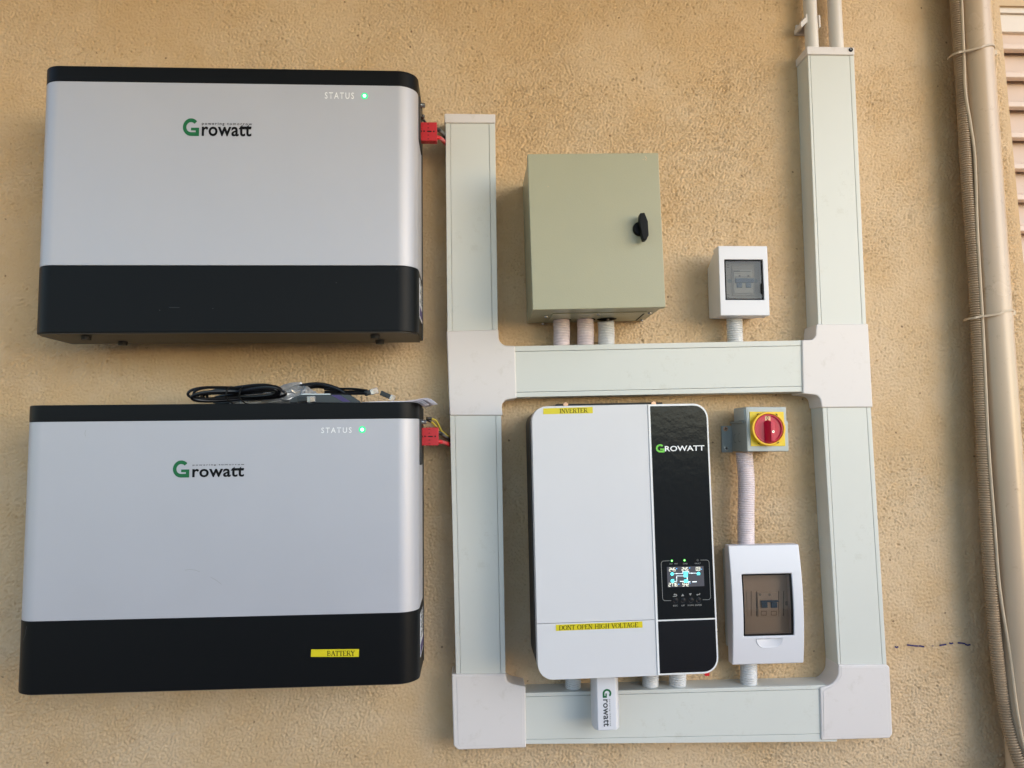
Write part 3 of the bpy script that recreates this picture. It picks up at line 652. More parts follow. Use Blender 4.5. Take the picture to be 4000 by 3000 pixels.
# ------------------------------------------------------------------ corrugated conduits
def corr(label, pts, r, pitch, mt, name='flexible_conduit', group='corrugated conduits', amp=.0011, nr=20, sub=30, hole=False):
    a = pts[-1]; T = Thing(name, label, 'conduit', (a[0], a[2]), 0, group)
    P = bez([(x-a[0], d, z-a[2]) for x, d, z in pts], sub)
    P = [Vector(p) for p in P]; L = [0]
    for p, q in zip(P, P[1:]): L.append(L[-1]+(q-p).length)
    n = max(8, int(L[-1]/pitch*6)); out = []; R = []; j = 0
    for i in range(n+1):
        s_ = L[-1]*i/n
        while j < len(L)-2 and L[j+1] < s_: j += 1
        k = (s_-L[j])/(L[j+1]-L[j]) if L[j+1] > L[j] else 0
        out.append(tuple(P[j].lerp(P[j+1], k))); ph = math.fmod(s_/pitch, 1)
        R.append(r-amp*(1 if ph > .72 else (.5 if ph > .58 or ph < .08 else 0)))
    o = MB().tube(out, R, nr).build('ribbed_tube', mt, T)
    o.data.set_sharp_from_angle(angle=rad(60))
    return T

# ------------------------------------------------------------------ green metal cabinet
z4 = Z(1950, 550, .5425); z8 = Z(2000, 1130, .2939)
qc = [(2063, 602), (2572, 596), (2600, 1198), (2079, 1213)]
CD = .158
c, w_, h, a = rect(qc, CD)
T = cab = Thing('metal_cabinet', 'grey-green metal cabinet with a black turn knob', 'cabinet', c, a)
x0, x1, z0, z1 = -w_/2, w_/2, -h/2, h/2
MB().box(x0, x1, CD-.016, CD, z0, z1).build('door', M['cabinet'], T, bevel=.0014, seg=3)
MB().box(x0+.002, x1-.0035, .004, CD-.0175, z0+.0015, z1-.002).build('body', M['cabinet'], T, bevel=.0012)
MB().box(x0+.006, x1-.006, CD-.0176, CD-.0159, z0+.006, z1-.006).build('door_gasket', M['rubber'], T)
zb = c.y+z0+.0015
def under(u, v):
    x, d = wpz(u, v, zb); return x-c.x, d
x, d = under(*z8(470, 400)); X2, _ = under(*z8(1640, 410))
gp = MB().add([], []); gp.zprism([(x, .022), (X2, .022), (X2, .112), (x, .112)], z0-.0002, z0+.002); g_ = gp.build('gland_plate', M['cabinet'], T, bevel=.0004)
for a_, b_ in ((436, 345), (1135, 322), (1815, 318), (1712, 415), (397, 442)):
    x, d = under(*z8(a_, b_)); s_ = MB().tube([(x, d, z0+.001), (x, d, z0-.0018)], [.0042, .0036], 14).build('screw', M['steel'], T, bevel=.0005)
    MB().box(x-.0028, x+.0028, d-.0005, d+.0005, z0-.0021, z0-.0019).build('screw_slot', M['ink'], s_)
xa, da = under(*z8(1738, 320)); xb, db_ = under(*z8(1632, 412))
MB().zprism([(xa-.0012, da), (xa+.0016, da), (xb+.0016, db_), (xb-.0012, db_)], z0-.0006, z0).build('slot', M['ink'], T, smooth=False)
kx, kz = T.at(2502, 893, CD+.004)
kb = MB().loft(circ(kx, kz, .0135, 28), CD, circ(kx, kz, .0125, 28), CD+.007).build('knob_base', M['black'], T, bevel=.001)
kp = [T.at(*z4(p, q), CD+.012) for p, q in ((1006, 532), (1038, 528), (1062, 590), (1068, 690), (1052, 724), (1030, 724), (1018, 680), (1002, 600))]
MB().prism(kp, CD+.007, CD+.022).build('knob', M['black'], T, bevel=.0012)
for i, (xa, xb, tx, mt, lab) in enumerate(((545, 765, 545, 'flexp', 'leftmost pinkish corrugated conduit under the green metal cabinet'),
        (862, 1085, 862, 'flexp', 'middle pinkish corrugated conduit under the green metal cabinet'),
        (1140, 1358, 1140, 'flexw', 'greyish corrugated conduit gaping from its hole under the metal cabinet'))):
    xl, dl = wpz(*z8((xa+xb)/2, 380+10*i), zb)
    dl = .045; xt = wp(*z8((xa+xb)/2-4, 385), dl)[0]; xm = wp(*z8((xa+xb)/2, 700), .03)[0]
    zbot = wp(*z8((xa+xb)/2, 745), .03)[1]-.012
    top = zb+.004 if i < 2 else zb-.005
    r = abs(wp(*z8(xb, 560), .035)[0]-wp(*z8(xa, 560), .035)[0])/2
    corr(lab, [(xt, dl, top), (xt+.0015, .040, (top+zbot)/2+.008), (xm, .028, zbot)], r, .0029, M[mt])
    if i == 2: MB().tube([(xt-c.x+.001, dl, z0+.004), (xt-c.x-.002, dl-.002, z0-.02)], .005, 10).build('inner_cable', M['blk'], cab)
    hr = r+.0015 if i < 2 else r+.0030
    MB().zprism([(xt-c.x+hr*cos(2*pi*k/24), dl+hr*sin(2*pi*k/24)) for k in range(24)], z0-.0004, z0-.0003).build('cable_hole', M['ink'], cab, smooth=False)

# ------------------------------------------------------------------ boxes with a window
def windowed(T, name, mt, X, Zs, win, dfun, dback, depth_in, bevel=.002, parent=None):
    x0, x1 = X; z0, z1 = Zs; a, b_, e, f = win          # win x0,x1,z0,z1
    xs = sorted(set([x0, a, b_, x1])); zs_ = sorted(set([z0+(z1-z0)*i/14 for i in range(15)]+[e, f])); zs_ = [z for i, z in enumerate(zs_) if i == 0 or z-zs_[i-1] > 1e-4 or z in (e, f)]
    V = {}; vs = []; fs = []
    def v(x, z, d):
        k = (round(x, 6), round(z, 6), round(d, 6))
        if k not in V: V[k] = len(vs); vs.append((x, -d, z))
        return V[k]
    for i in range(3):
        for j in range(len(zs_)-1):
            if i == 1 and zs_[j] >= e-1e-6 and zs_[j+1] <= f+1e-6: continue
            A, B = (xs[i], zs_[j]), (xs[i+1], zs_[j+1])
            fs.append([v(A[0], A[1], dfun(A[1])), v(B[0], A[1], dfun(A[1])), v(B[0], B[1], dfun(B[1])), v(A[0], B[1], dfun(B[1]))])
    for x in (x0, x1):
        for j in range(len(zs_)-1): fs.append([v(x, zs_[j], dfun(zs_[j])), v(x, zs_[j+1], dfun(zs_[j+1])), v(x, zs_[j+1], dback), v(x, zs_[j], dback)])
    for z in (z0, z1):
        for i in range(3): fs.append([v(xs[i], z, dfun(z)), v(xs[i+1], z, dfun(z)), v(xs[i+1], z, dback), v(xs[i], z, dback)])
    zw = [z for z in zs_ if e-1e-6 <= z <= f+1e-6]
    for x in (a, b_):
        for j in range(len(zw)-1): fs.append([v(x, zw[j], dfun(zw[j])), v(x, zw[j+1], dfun(zw[j+1])), v(x, zw[j+1], depth_in), v(x, zw[j], depth_in)])
    for z in (e, f): fs.append([v(a, z, dfun(z)), v(b_, z, dfun(z)), v(b_, z, depth_in), v(a, z, depth_in)])
    return MB().add(vs, fs).build(name, mt, parent or T, bevel=bevel, seg=3, ang=40)
def pane(T, win, dfun, g, th, mt, name='window_pane', parent=None):
    a, b_, e, f = win; n = 10; a += g; b_ -= g; e += g; f -= g
    prof = [(dfun(e+(f-e)*i/n)-.0008, e+(f-e)*i/n) for i in range(n+1)]+[(dfun(e+(f-e)*i/n)-.0008-th, e+(f-e)*i/n) for i in range(n, -1, -1)]
    return MB().xprism(prof, a, b_).build(name, mt, parent or T)
def frame(T, win, dfun, wd, th, mt, parent=None):
    a, b_, e, f = win; a += .0006; b_ -= .0006; e += .0006; f -= .0006; n = 10; mb = MB()
    for (xa, xb) in ((a, a+wd), (b_-wd, b_)):
        mb.xprism([(dfun(e+(f-e)*i/n)-.0004, e+(f-e)*i/n) for i in range(n+1)]+[(dfun(e+(f-e)*i/n)-th, e+(f-e)*i/n) for i in range(n, -1, -1)], xa, xb)
    for (za, zb_) in ((e, e+wd), (f-wd, f)):
        mb.box(a+wd, b_-wd, dfun(za)-th, dfun(za)-.0005, za, zb_)
    return mb.build('window_rim', M['clear'] if mt is None else mt, parent or T, smooth=False)

# small breaker box right of the cabinet
z4b = Z(2700, 900, .2712); SD = .075
c, w_, h, a = rect([z4b(400, 222), z4b(1092, 225), z4b(1135, 1215), z4b(415, 1235)], SD)
T = sb = Thing('breaker_box', 'small white breaker box right of the green cabinet, square tinted window', 'breaker box', c, a, 'white breaker boxes')
x0, x1, z0, z1 = -w_/2, w_/2, -h/2, h/2
wa = T.at(*z4b(496, 1000), SD); wb = T.at(*z4b(1030, 420), SD); win = (wa[0], wb[0], wa[1], wb[1])
windowed(T, 'cover', M['wplastic'], (x0, x1), (z0, z1), win, lambda z: SD, .046, .058, .0052)
MB().xprism([(.0, z0+.006), (.046, z0+.001), (.046, z1-.002), (.030, z1-.009), (.010, z1-.022), (0, z1-.026)], x0+.0015, x1-.004).build('back_box', M['wplastic'], T, bevel=.003, seg=3)
MB().box(win[0]-.002, win[1]+.002, .054, .058, win[2]-.002, win[3]+.002).build('inner_plate', M['inner'], T)
pane(T, win, lambda z: SD-.001, .0006, .0015, M['clear']); frame(T, win, lambda z: SD-.001, .0020, .004, M['ink'])
br = lambda p, q, d=.060: T.at(*z4b(p, q), d)
A = br(592, 940); B = br(895, 500); MB().box(A[0], B[0], .058, .0605, A[1], B[1]).build('breaker_surround', M['inner'], T, bevel=.0008)
A = br(612, 905); B = br(870, 570); bo = MB().box(A[0], B[0], .058, .0625, A[1], B[1]).build('circuit_breaker', M['brk'], T, bevel=.0006)
A = br(625, 760); B = br(888, 700); lv = MB().box(A[0], B[0], .0625, .0665, A[1], B[1])
for p in (648, 780): A = br(p, 832); B = br(p+70, 762); lv.box(A[0], B[0], .0625, .0655, A[1], B[1])
lv.build('lever', M['blue'], bo, bevel=.0005)
tx = MB(); stroke(tx, [br(612, 592), br(690, 592)], .0022, lambda p: p, .0627); stroke(tx, [br(692, 597), br(850, 597)], .0010, lambda p: p, .0627)
for q in (622, 668, 684): stroke(tx, [br(620, q), br(705 if q == 622 else 850, q)], .0005, lambda p: p, .0627)
tx.build('print_lines', M['pencil'], bo, smooth=False)
for p in (690, 817): A = br(p, 662); MB().box(A[0]-.0016, A[0]+.0016, .0625, .0629, A[1]-.0014, A[1]+.0014).build('indicator', M['ink'], bo, smooth=False)
for p in (555, 935): A = br(p, 725); MB().prism(circ(A[0], A[1], .0038, 16), .058, .0584).build('screw_hole', M['grey'], T)
for q in (495, 532, 925, 962):
    mk = MB(); stroke(mk, [br(520, q), br(552, q)], .0007, lambda p: p, .0582); mk.build('tick_mark', M['ink'], T, smooth=False)
ca_ = br(1022, 840, .074); MB().box(ca_[0]-.0022, ca_[0]+.0008, .0725, .0765, ca_[1]-.010, ca_[1]+.010).build('window_catch', M['ink'], T, bevel=.0008)
xx, _ = wp(*z4b(630, 1290), .035); zt_ = c.y+z0+.004
xk, zk = wp(*z4b(648, 1600), .035)
corr('short corrugated conduit under the small breaker box', [(xx, .033, zt_), ((xx+xk)/2-.001, .033, (zt_+zk)/2), (xk, .030, zk-.012)], .0152, .0041, M['flexw'], amp=.0014)

# larger breaker box, lower right
z6 = Z(2800, 2100, .3617); LD = .066
qd = [z6(122, 85), z6(878, 73), z6(945, 1363), z6(168, 1368)]
c, w_, h, a = rect(qd, LD)
T = lb = Thing('breaker_box', 'larger white breaker box with a curved smoky window, right of the inverter', 'breaker box', c, a, 'white breaker boxes')
x0, x1, z0, z1 = -w_/2, w_/2, -h/2, h/2
dfun = lambda z: LD+.011*(1-((z)/(h/2))**2)
wa = T.at(*z6(296, 1070), LD+.009); wb = T.at(*z6(808, 388), LD+.009); win = (wa[0], wb[0], wa[1], wb[1])
windowed(T, 'cover', M['wplastic'], (x0, x1), (z0, z1), win, dfun, .046, .052, .0022)
MB().box(x0+.010, x1-.010, 0, .046, z0+.018, z1-.012).build('back_box', M['gplastic'], T, bevel=.004)
MB().box(win[0]-.002, win[1]+.002, .046, .050, win[2]-.002, win[3]+.002).build('inner_plate', M['brk'], T)
pane(T, win, lambda z: dfun(z)-.0005, .0008, .0018, M['smoke']); frame(T, win, lambda z: dfun(z)-.0005, .0016, .006, M['ink'])
br = lambda p, q, d=.052: T.at(*z6(p, q), d)
A = br(330, 850); B = br(735, 575); MB().box(A[0], B[0], .050, .0515, A[1], B[1]).build('breaker_surround', M['brk'], T, bevel=.0006)
for p in (372, 430, 668, 722):
    mk = MB(); stroke(mk, [br(p, 580), br(p, 845)], .0009, lambda q: q, .0517); mk.build('plate_groove', M['ink'], T, smooth=False)
A = br(440, 850); B = br(650, 585); bo = MB().box(A[0], B[0], .0515, .056, A[1], B[1]).build('circuit_breaker', M['brk'], T, bevel=.0006)
A = br(462, 690); B = br(650, 668); lv = MB().box(A[0], B[0], .056, .061, A[1], B[1])
for p in (470, 575): A = br(p, 750); B = br(p+60, 690); lv.box(A[0], B[0], .056, .060, A[1], B[1])
lv.build('lever', M['blue'], bo, bevel=.0005)
for p in (458, 560): A = br(p, 612); MB().prism(circ(A[0], A[1], .0024, 12), .056, .0563).build('print_mark', M['grey'], bo, smooth=False)
for p in (470, 578):
    mk = MB(); stroke(mk, [br(p, 790), br(p+55, 790), br(p+55, 832), br(p, 832), br(p, 790)], .0007, lambda q: q, .0563); mk.build('print_frame', M['ink'], bo, smooth=False)
A = br(762, 712); MB().prism(circ(A[0], A[1], .0042, 16), .050, .0505).build('screw_hole', M['grey'], T)
# thumb notch under the window
A = T.at(*z6(425, 1195), LD+.006); B = T.at(*z6(708, 1078), LD+.006)
pr_ = rrect(A[0], B[0], A[1], B[1], [.016, .001, .001, .016], 6); pi_ = rrect(A[0]+.0022, B[0]-.0022, A[1]+.0022, B[1]-.0010, [.015, .001, .001, .015], 6)
n = len(pr_); vs = [(x, -(dfun(z)+.0004), z) for x, z in pr_]+[(x, -(dfun(z)+.0012), z) for x, z in [((p[0]*.8+q[0]*.2), (p[1]*.8+q[1]*.2)) for p, q in zip(pr_, pi_)]]+[(x, -(dfun(z)+.0003), z) for x, z in pi_]
MB().add(vs, [[i, (i+1) % n, n+(i+1) % n, n+i] for i in range(n)]+[[n+i, n+(i+1) % n, 2*n+(i+1) % n, 2*n+i] for i in range(n)]+[[2*n+i for i in range(n)]]).build('thumb_notch', M['wplastic'], T)
xk, zk = wp(*z6(350, 1560), .032); xx, _ = wp(*z6(350, 1390), .032)
corr('short corrugated conduit below the larger breaker box', [(xx, .030, c.y+z0+.02), ((xx+xk)/2, .030, (c.y+z0+zk)/2), (xk, .026, zk-.012)], .0155, .0041, M['flexw'], amp=.0014)

# ------------------------------------------------------------------ isolator switch
z5 = Z(2780, 1550, .1808); ID = .085
qi = [z5(745, 215), z5(1612, 222), z5(1668, 1178), z5(752, 1185)]
c, w_, h, a = rect(qi, ID)
T = iso = Thing('isolator_switch', 'grey isolator switch with red dial and yellow plate', 'isolator switch', c, a)
P_ = lambda p, q, d=ID: T.at(*z5(p, q), d)
xL = P_(750, 700)[0]; zM = P_(740, 520)[1]; zT = P_(1000, 218)[1]; zB = P_(1000, 1185)[1]; xR = P_(1664, 1000)[0]; xR2 = P_(1612, 300)[0]
MB().box(xL, xR, .004, ID-.002, zB, zM).build('lower_housing', M['grey'], T, bevel=.0018)
up = MB().box(xL, xR2, .020, ID, zM-.0005, zT)
up.box(xL-.0015, xL+.002, .046, ID-.004, zM+.001, zT-.004)
up.build('upper_housing', M['greyl'], T, bevel=.0028, seg=3)
MB().prism([(xL+.0006, zB+.0006), (xR-.0006, zB+.0006), (xR-.0006, zM), (xR2-.001, zM), (xR2-.001, zT-.003), (xL+.003, zT-.003), (xL+.0006, zM)], ID-.004, ID+.0008).build('front_cover', M['greyl'], T, bevel=.0014)
MB().box(xL-.003, xL+.001, .006, ID-.012, zM-.003, zM+.001).build('housing_lip', M['grey'], T, bevel=.0006)
fa = P_(222, 1200, .004); fb = P_(400, 630, .004)
MB().box(fa[0], xL+.002, 0, .005, fa[1], fb[1]).build('flange', M['grey'], T, bevel=.0008)
for (p, q, mt) in ((300, 693, 'brass'), (315, 1112, 'steel')):
    x, z = T.at(*z5(p, q), .006); s_ = MB().prism(circ(x, z, .0046, 20), .005, .0068).build('screw', M[mt], T, bevel=.0006)
    cr_ = MB()
    for an in (15, 105): cr_.prism([(x+.003*cos(rad(an))+.0006*cos(rad(an+90)), z+.003*sin(rad(an))+.0006*sin(rad(an+90))), (x+.003*cos(rad(an))-.0006*cos(rad(an+90)), z+.003*sin(rad(an))-.0006*sin(rad(an+90))),
                         (x-.003*cos(rad(an))-.0006*cos(rad(an+90)), z-.003*sin(rad(an))-.0006*sin(rad(an+90))), (x-.003*cos(rad(an))+.0006*cos(rad(an+90)), z-.003*sin(rad(an))+.0006*sin(rad(an+90)))], .0068, .00700+an*1e-7)
    cr_.build('screw_cross', M['ink'], s_, smooth=False)
# CC written on the left flank
def flank(p, q):
    r = ray(*z5(p, q)); t_ = (c.x+xL-.0009)/r.x; return (CAM_D-r.y*t_, CAM_H+r.z*t_-c.y)
mk = MB()
for pts in ([(512, 805), (488, 825), (472, 880), (474, 945), (490, 985), (505, 995), (522, 980)], [(600, 795), (580, 810), (562, 865), (568, 935), (585, 972), (600, 978), (616, 965)]):
    F = [flank(*p) for p in pts]
    for (d0, za), (d1, zb_) in zip(F, F[1:]):
        dv = Vector((d1-d0, zb_-za)).normalized(); nn = Vector((-dv.y, dv.x))*.0004
        mk.add([(xL-.0002, -(d0+nn.x), za+nn.y), (xL-.0002, -(d0-nn.x), za-nn.y), (xL-.0002, -(d1-nn.x), zb_-nn.y), (xL-.0002, -(d1+nn.x), zb_+nn.y)], [[0, 1, 2, 3]])
mk.build('handwriting', M['pencil'], T, smooth=False)
pl = [P_(812, 322), P_(1545, 324), P_(1585, 1062), P_(842, 1066)]
MB().prism(pl, ID, ID+.0022).build('yellow_plate', M['gold'], T, bevel=.0004)
cx_, cz_ = T.at(*z5(1226, 690), ID+.010)
rg = MB().ring(cx_, cz_, .0312, .0270, ID+.0022, ID+.013).build('yellow_ring', M['ringm'], T, bevel=.0012, seg=3)
MB().prism(circ(cx_, cz_, .0272, 48), ID+.002, ID+.0085).build('dial', M['redd'], T, bevel=.0008)
mb = MB().ring(cx_, cz_, .0262, .0240, ID+.0085, ID+.0118)
mb.build('dial_rim', M['redd'], T, bevel=.0006)
MB().ring(cx_-.0005, cz_, .0165, .0158, ID+.0085, ID+.0089).build('dial_step', M['redd'], T)
rt = MB()
for k in range(26):
    an = 2*pi*k/26
    if abs(an-pi/2) < .45 : continue
    r0 = .0185; r1 = .0212; t0 = an-.05; t1 = an+.05+.03*(k % 3)
    rt.prism([(cx_+r0*cos(t0), cz_+r0*sin(t0)), (cx_+r1*cos(t0), cz_+r1*sin(t0)), (cx_+r1*cos(t1), cz_+r1*sin(t1)), (cx_+r0*cos(t1), cz_+r0*sin(t1))], ID+.0085, ID+.0088)
rt.build('raised_marks', M['redd'], T)
hp = [(-.0078, -.0250), (.0068, -.0250), (.0072, .0), (.0066, .0125), (-.0010, .0170), (-.0078, .0125)]
hf = [(-.0005, -.0235), (.0062, -.0235), (.0066, .0), (.0060, .0100), (-.0008, .0130), (-.0010, .008)]
MB().loft([(cx_+x, cz_+z) for x, z in hp], ID+.0085, [(cx_+x, cz_+z) for x, z in hf], ID+.024).build('dial_handle', M['redd'], T, bevel=.0010)
s_ = MB().prism(circ(cx_+.0030, cz_-.0055, .0024, 14), ID+.0239, ID+.0243).build('screw', M['steel'], T)
MB().prism(circ(cx_+.0030, cz_-.0055, .0010, 6), ID+.0243, ID+.0245).build('screw_recess', M['ink'], s_)
tg = MB().prism(rrect(cx_-.0052, cx_+.0050, cz_+.0150, cz_+.0238, .0006, 2), ID+.0085, ID+.0090).build('position_tag', M['cream'], T, smooth=False)
zr = MB().ring(0, 0, 1, .62, ID+.0091, ID+.0092, 24)
zr.v = [(cx_-.0008+x*.0018, y, cz_+.0195+z*.0034) for x, y, z in zr.v]; zr.build('zero_mark', M['ink'], tg, smooth=False)
for (p, q, an) in ((1000, 372, 30), (1362, 388, -35), (1025, 1012, -30), (1388, 990, 30)):
    x, z = T.at(*z5(p, q), ID+.004); ca, sa = cos(rad(an)), sin(rad(an))
    dd = ID+.0136 if q in (388, 990) else ID+.0023
    MB().prism([(x+a_*ca-b_*sa, z+a_*sa+b_*ca) for a_, b_ in ((-.0022, -.0007), (.0022, -.0007), (.0022, .0007), (-.0022, .0007))], dd-.0005, dd).build('lock_slot', M['ink'], T, smooth=False)
# long conduit between isolator and larger breaker box
xa, za = wp(*z5(695, 1190), .035); xb, zb_ = wp(*z6(322, 80), .040)
corr('long pinkish corrugated conduit from the isolator switch down to the larger breaker box', [(xa, .036, za-.001), (xa+.0015, .037, za+(zb_-za)*.33), (xa+(xb-xa)*.6, .039, za+(zb_-za)*.66), (xb, .034, zb_-.03)], .0158, .0041, M['flexp'], amp=.0014)

# ------------------------------------------------------------------ inverter
zi = Z(2000, 1500, .8443); IV = .14
qv = [(2076, 1584), (2762, 1579), (2812, 2631), (2103, 2657)]
c, w_, h, a = rect(qv, IV)
T = inv = Thing('inverter', 'large white and black inverter with a lit display', 'inverter', c, a)
P_ = lambda p, q, d=IV: T.at(*zi(p, q), d)
x0, x1, z0, z1 = -w_/2, w_/2, -h/2, h/2
zseam = P_(400, 1100)[1]; zsr = P_(810, 1090)[1]; R_ = .026
xs_ = P_(655, 700)[0]                                 # right edge of the white cover
def poly_l(xa, xb, za, zb_, rt_, rb): return rrect(xa, xb, za, zb_, [0, 0, rt_, rb])
MB().prism(rrect(x0-.0015, x1-.006, z0+.004, z1-.004, R_), .012, IV-.030).build('chassis', M['chassis'], T, bevel=.001)
MB().prism(poly_l(x0, xs_-.0025, zseam+.0004, z1, R_, .0005), IV-.034, IV).build('upper_cover', M['wcover'], T, bevel=.0014, seg=3)
MB().prism(poly_l(x0, xs_-.0025, z0, zseam-.0004, .0005, R_), IV-.034, IV).build('lower_cover', M['wcover'], T, bevel=.0014, seg=3)
MB().prism(rrect(xs_-.0022, x1, z0, z1, [R_, R_, .0008, .0008]), IV-.034, IV-.0008).build('side_frame', M['wedge'], T, bevel=.0012, seg=3)
MB().prism(rrect(xs_-.0020, xs_+.0016, z0+.001, z1-.001, .0006, 2), IV-.0009, IV+.0016).build('bright_strip', M['wedge'], T, bevel=.0006)
xp = xs_+.0024; xq = x1-.0030
pan = MB().prism(rrect(xp, xq, zsr+.0013, z1-.0035, [.0005, R_-.003, .0005, .0005]), IV-.0009, IV+.0006).build('black_panel', M['panel'], T, bevel=.0005)
MB().prism(rrect(xp, xq, z0+.0035, zsr-.0013, [R_-.003, .0005, .0005, .0005]), IV-.0009, IV+.0006).build('lower_panel', M['panel2'], T, bevel=.0005)
ff = IV+.0009
Q0, Q1 = P_(666, 317), P_(704, 278)
logo_g(Q0[0], Q1[0], Q0[1], Q1[1], ff, mat('lime', (.17, .62, .06), .4), T)
Q0, Q1 = P_(707, 312), P_(889, 283); put_text('ROWATT', 'lettering', M['print'], T, T, Q0, Q1, ff, 1.0, .018)
def tape(T, q, text, tq, d, zq):
    t = MB().prism([T.at(*zq(*p), d) for p in q], d, d+.0005).build('yellow_label', M['tape'], T, smooth=False)
    serif_text(text, [T.at(*zq(*p), d) for p in tq], d+.0007, M['ink'], t)
tape(T, ((145, 113), (373, 106), (374, 135), (144, 140)), 'INVERTER', ((219, 116), (350, 112), (350, 131), (219, 135)), IV, zi)
tape(T, ((203, 1114), (603, 1098), (604, 1127), (203, 1142)), 'DONT OPEN HIGH VOLTAGE', ((217, 1118), (584, 1103), (584, 1124), (217, 1138)), IV, zi)
# display
zx = Z(2540, 2150, .1507); D_ = lambda p, q: T.at(*zx(p, q), IV+.001)
scr = MB().prism([D_(432, 430), D_(1380, 406), D_(1405, 925), D_(452, 958)], IV+.0006, IV+.0009).build('display_screen', M['lcd'], pan, smooth=False)
e1 = IV+.0011
def art(name, mt, strokes, polys=(), par=None):
    m_ = MB()
    for wd, pts in strokes: stroke(m_, [D_(*p) for p in pts], wd, lambda p: p, e1)
    for i, pl_ in enumerate(polys):
        pl_ = [D_(*p) for p in pl_]; m_.add([(x, -(e1+.00002+1e-6*i), z) for x, z in pl_], [list(range(len(pl_)))])
    return m_.build(name, mt, par or T, smooth=False)
SEG = {'0': 'abcdef', '1': 'bc', '2': 'abged', '3': 'abgcd', '4': 'fgbc', '5': 'afgcd', '6': 'afgedc', '7': 'abc'}
def digits(s, x, y, wd=42, hh=82, step=57):
    out = []; k_ = -.026
    for ch in s:
        g = {'a': ((0, 0), (1, 0)), 'b': ((1, 0), (1, .5)), 'c': ((1, .5), (1, 1)), 'd': ((0, 1), (1, 1)), 'e': ((0, .5), (0, 1)), 'f': ((0, 0), (0, .5)), 'g': ((0, .5), (1, .5))}
        for q in SEG[ch]: out.append((.00045, [(x+a_*wd, y+b_*hh) for a_, b_ in g[q]]))
        x += step; y += step*k_
    return out
art('screen_digits', M['seg'], digits('245', 492, 455)+digits('245', 822, 445)+digits('03', 1188, 437, 44)+digits('2776', 482, 850)+digits('542', 838, 845))
def cir(x, y, r, n=16): return [(x+r*cos(2*pi*k/n), y-r*sin(2*pi*k/n)) for k in range(n)]
art('screen_symbols', M['cyan'], [], [cir(568, 612, 42), cir(572, 790, 42), [(560, 745), (618, 745), (618, 830), (560, 830)], [(865, 545), (970, 545), (975, 695), (870, 695)],
    [(1250, 550), (1296, 588), (1290, 636), (1212, 640), (1206, 590)], [(876, 757), (978, 752), (980, 832), (878, 835)]])
art('screen_lines', M['whl'], [(.0006, [(625, 602), (842, 597), (842, 545), (1000, 545), (1000, 590), (1200, 588)]), (.0006, [(865, 662), (685, 662), (688, 800), (620, 803)]), (.0010, [(958, 695), (960, 750)]),
    (.0010, [(775, 803), (868, 800)]), (.0012, [(1095, 815), (1200, 810)]), (.0011, [(980, 817), (1035, 815)])],
    [[(680, 582), (712, 600), (680, 616)], [(1070, 575), (1102, 591), (1070, 606)], [(668, 715), (684, 680), (698, 715)], [(945, 722), (974, 722), (960, 750)]])
art('screen_units', M['bluel'], [], [[(668, 460), (702, 470), (680, 490)], [(1002, 448), (1038, 442), (1018, 472)], [(1312, 470), (1342, 490), (1318, 500)], [(722, 868), (758, 868), (738, 892)], [(1020, 845), (1042, 845), (1030, 865)]])
e1 = IV+.0009
GP = M['grey_print']
rp = lambda cx, cy, r, a0, a1: [(cx+r*cos(rad(a0+(a1-a0)*i/6)), cy-r*sin(rad(a0+(a1-a0)*i/6))) for i in range(7)]
art('outline_print', GP, [(.0006, [(505, 268)]+rp(355, 345, 70, 90, 180)+rp(390, 1235, 68, 180, 270)+[(540, 1303)]), (.0006, [(1305, 250)]+rp(1455, 322, 72, 90, 0)+rp(1495, 1208, 70, 0, -90)+[(1360, 1280)])])
art('arrow_print', GP, [(.0011, [(592, 1192), (665, 1190), (690, 1170), (680, 1145), (640, 1142)]), (.0011, [(1285, 1112), (1283, 1142), (1215, 1148)])],
    [[(842, 1122), (878, 1182), (808, 1186)], [(1005, 1118), (1075, 1112), (1042, 1174)], [(600, 1145), (645, 1118), (645, 1170)], [(1190, 1150), (1228, 1128), (1228, 1172)]])
for s, q in (('AC/   INV', (495, 366, 712, 330)), ('CHG', (852, 364, 962, 324)), ('FAULT', (1160, 358, 1305, 318)), ('ESC', (598, 1452, 712, 1412)), ('UP', (812, 1450, 892, 1408)), ('DOWN', (975, 1444, 1130, 1402)), ('ENTER', (1165, 1440, 1333, 1396))):
    put_text(s, 'lettering', GP, T, T, D_(q[0], q[1]), D_(q[2], q[3]), e1, 1.05, .005)
for (p, q, mt) in ((560, 268, 'led'), (888, 257, 'led'), (1232, 257, 'ledo')):
    x, z = D_(p, q)
    l = MB().prism(circ(x, z, .0020, 14), IV+.0005, IV+.0010).build('indicator_light', mat('indicator_green', (.0, .3, .05), .3, emit=(.02, .6, .03), es=.5) if mt == 'led' else M['ledo'], T)
    if mt == 'led': MB().prism(circ(x, z, .0012, 12), IV+.001, IV+.0013).build('lamp_core', mat('indicator_core', (.2, 1, .2), .3, emit=(.4, 1, .25), es=1.4), l)
btm = mat('button_chrome', (.05, .05, .055), .12, .4)
for p, q in ((657, 1303), (855, 1298), (1057, 1293), (1253, 1290)):
    x, z = D_(p, q)
    b_ = MB().ring(x, z, .0043, .0036, IV+.0004, IV+.0014, 24).build('button', btm, T, bevel=.0003)
    MB().loft(circ(x, z, .0035, 20), IV+.0004, circ(x, z, .0026, 20), IV+.0020).build('button_cap', M['panel2'], b_, bevel=.0005)
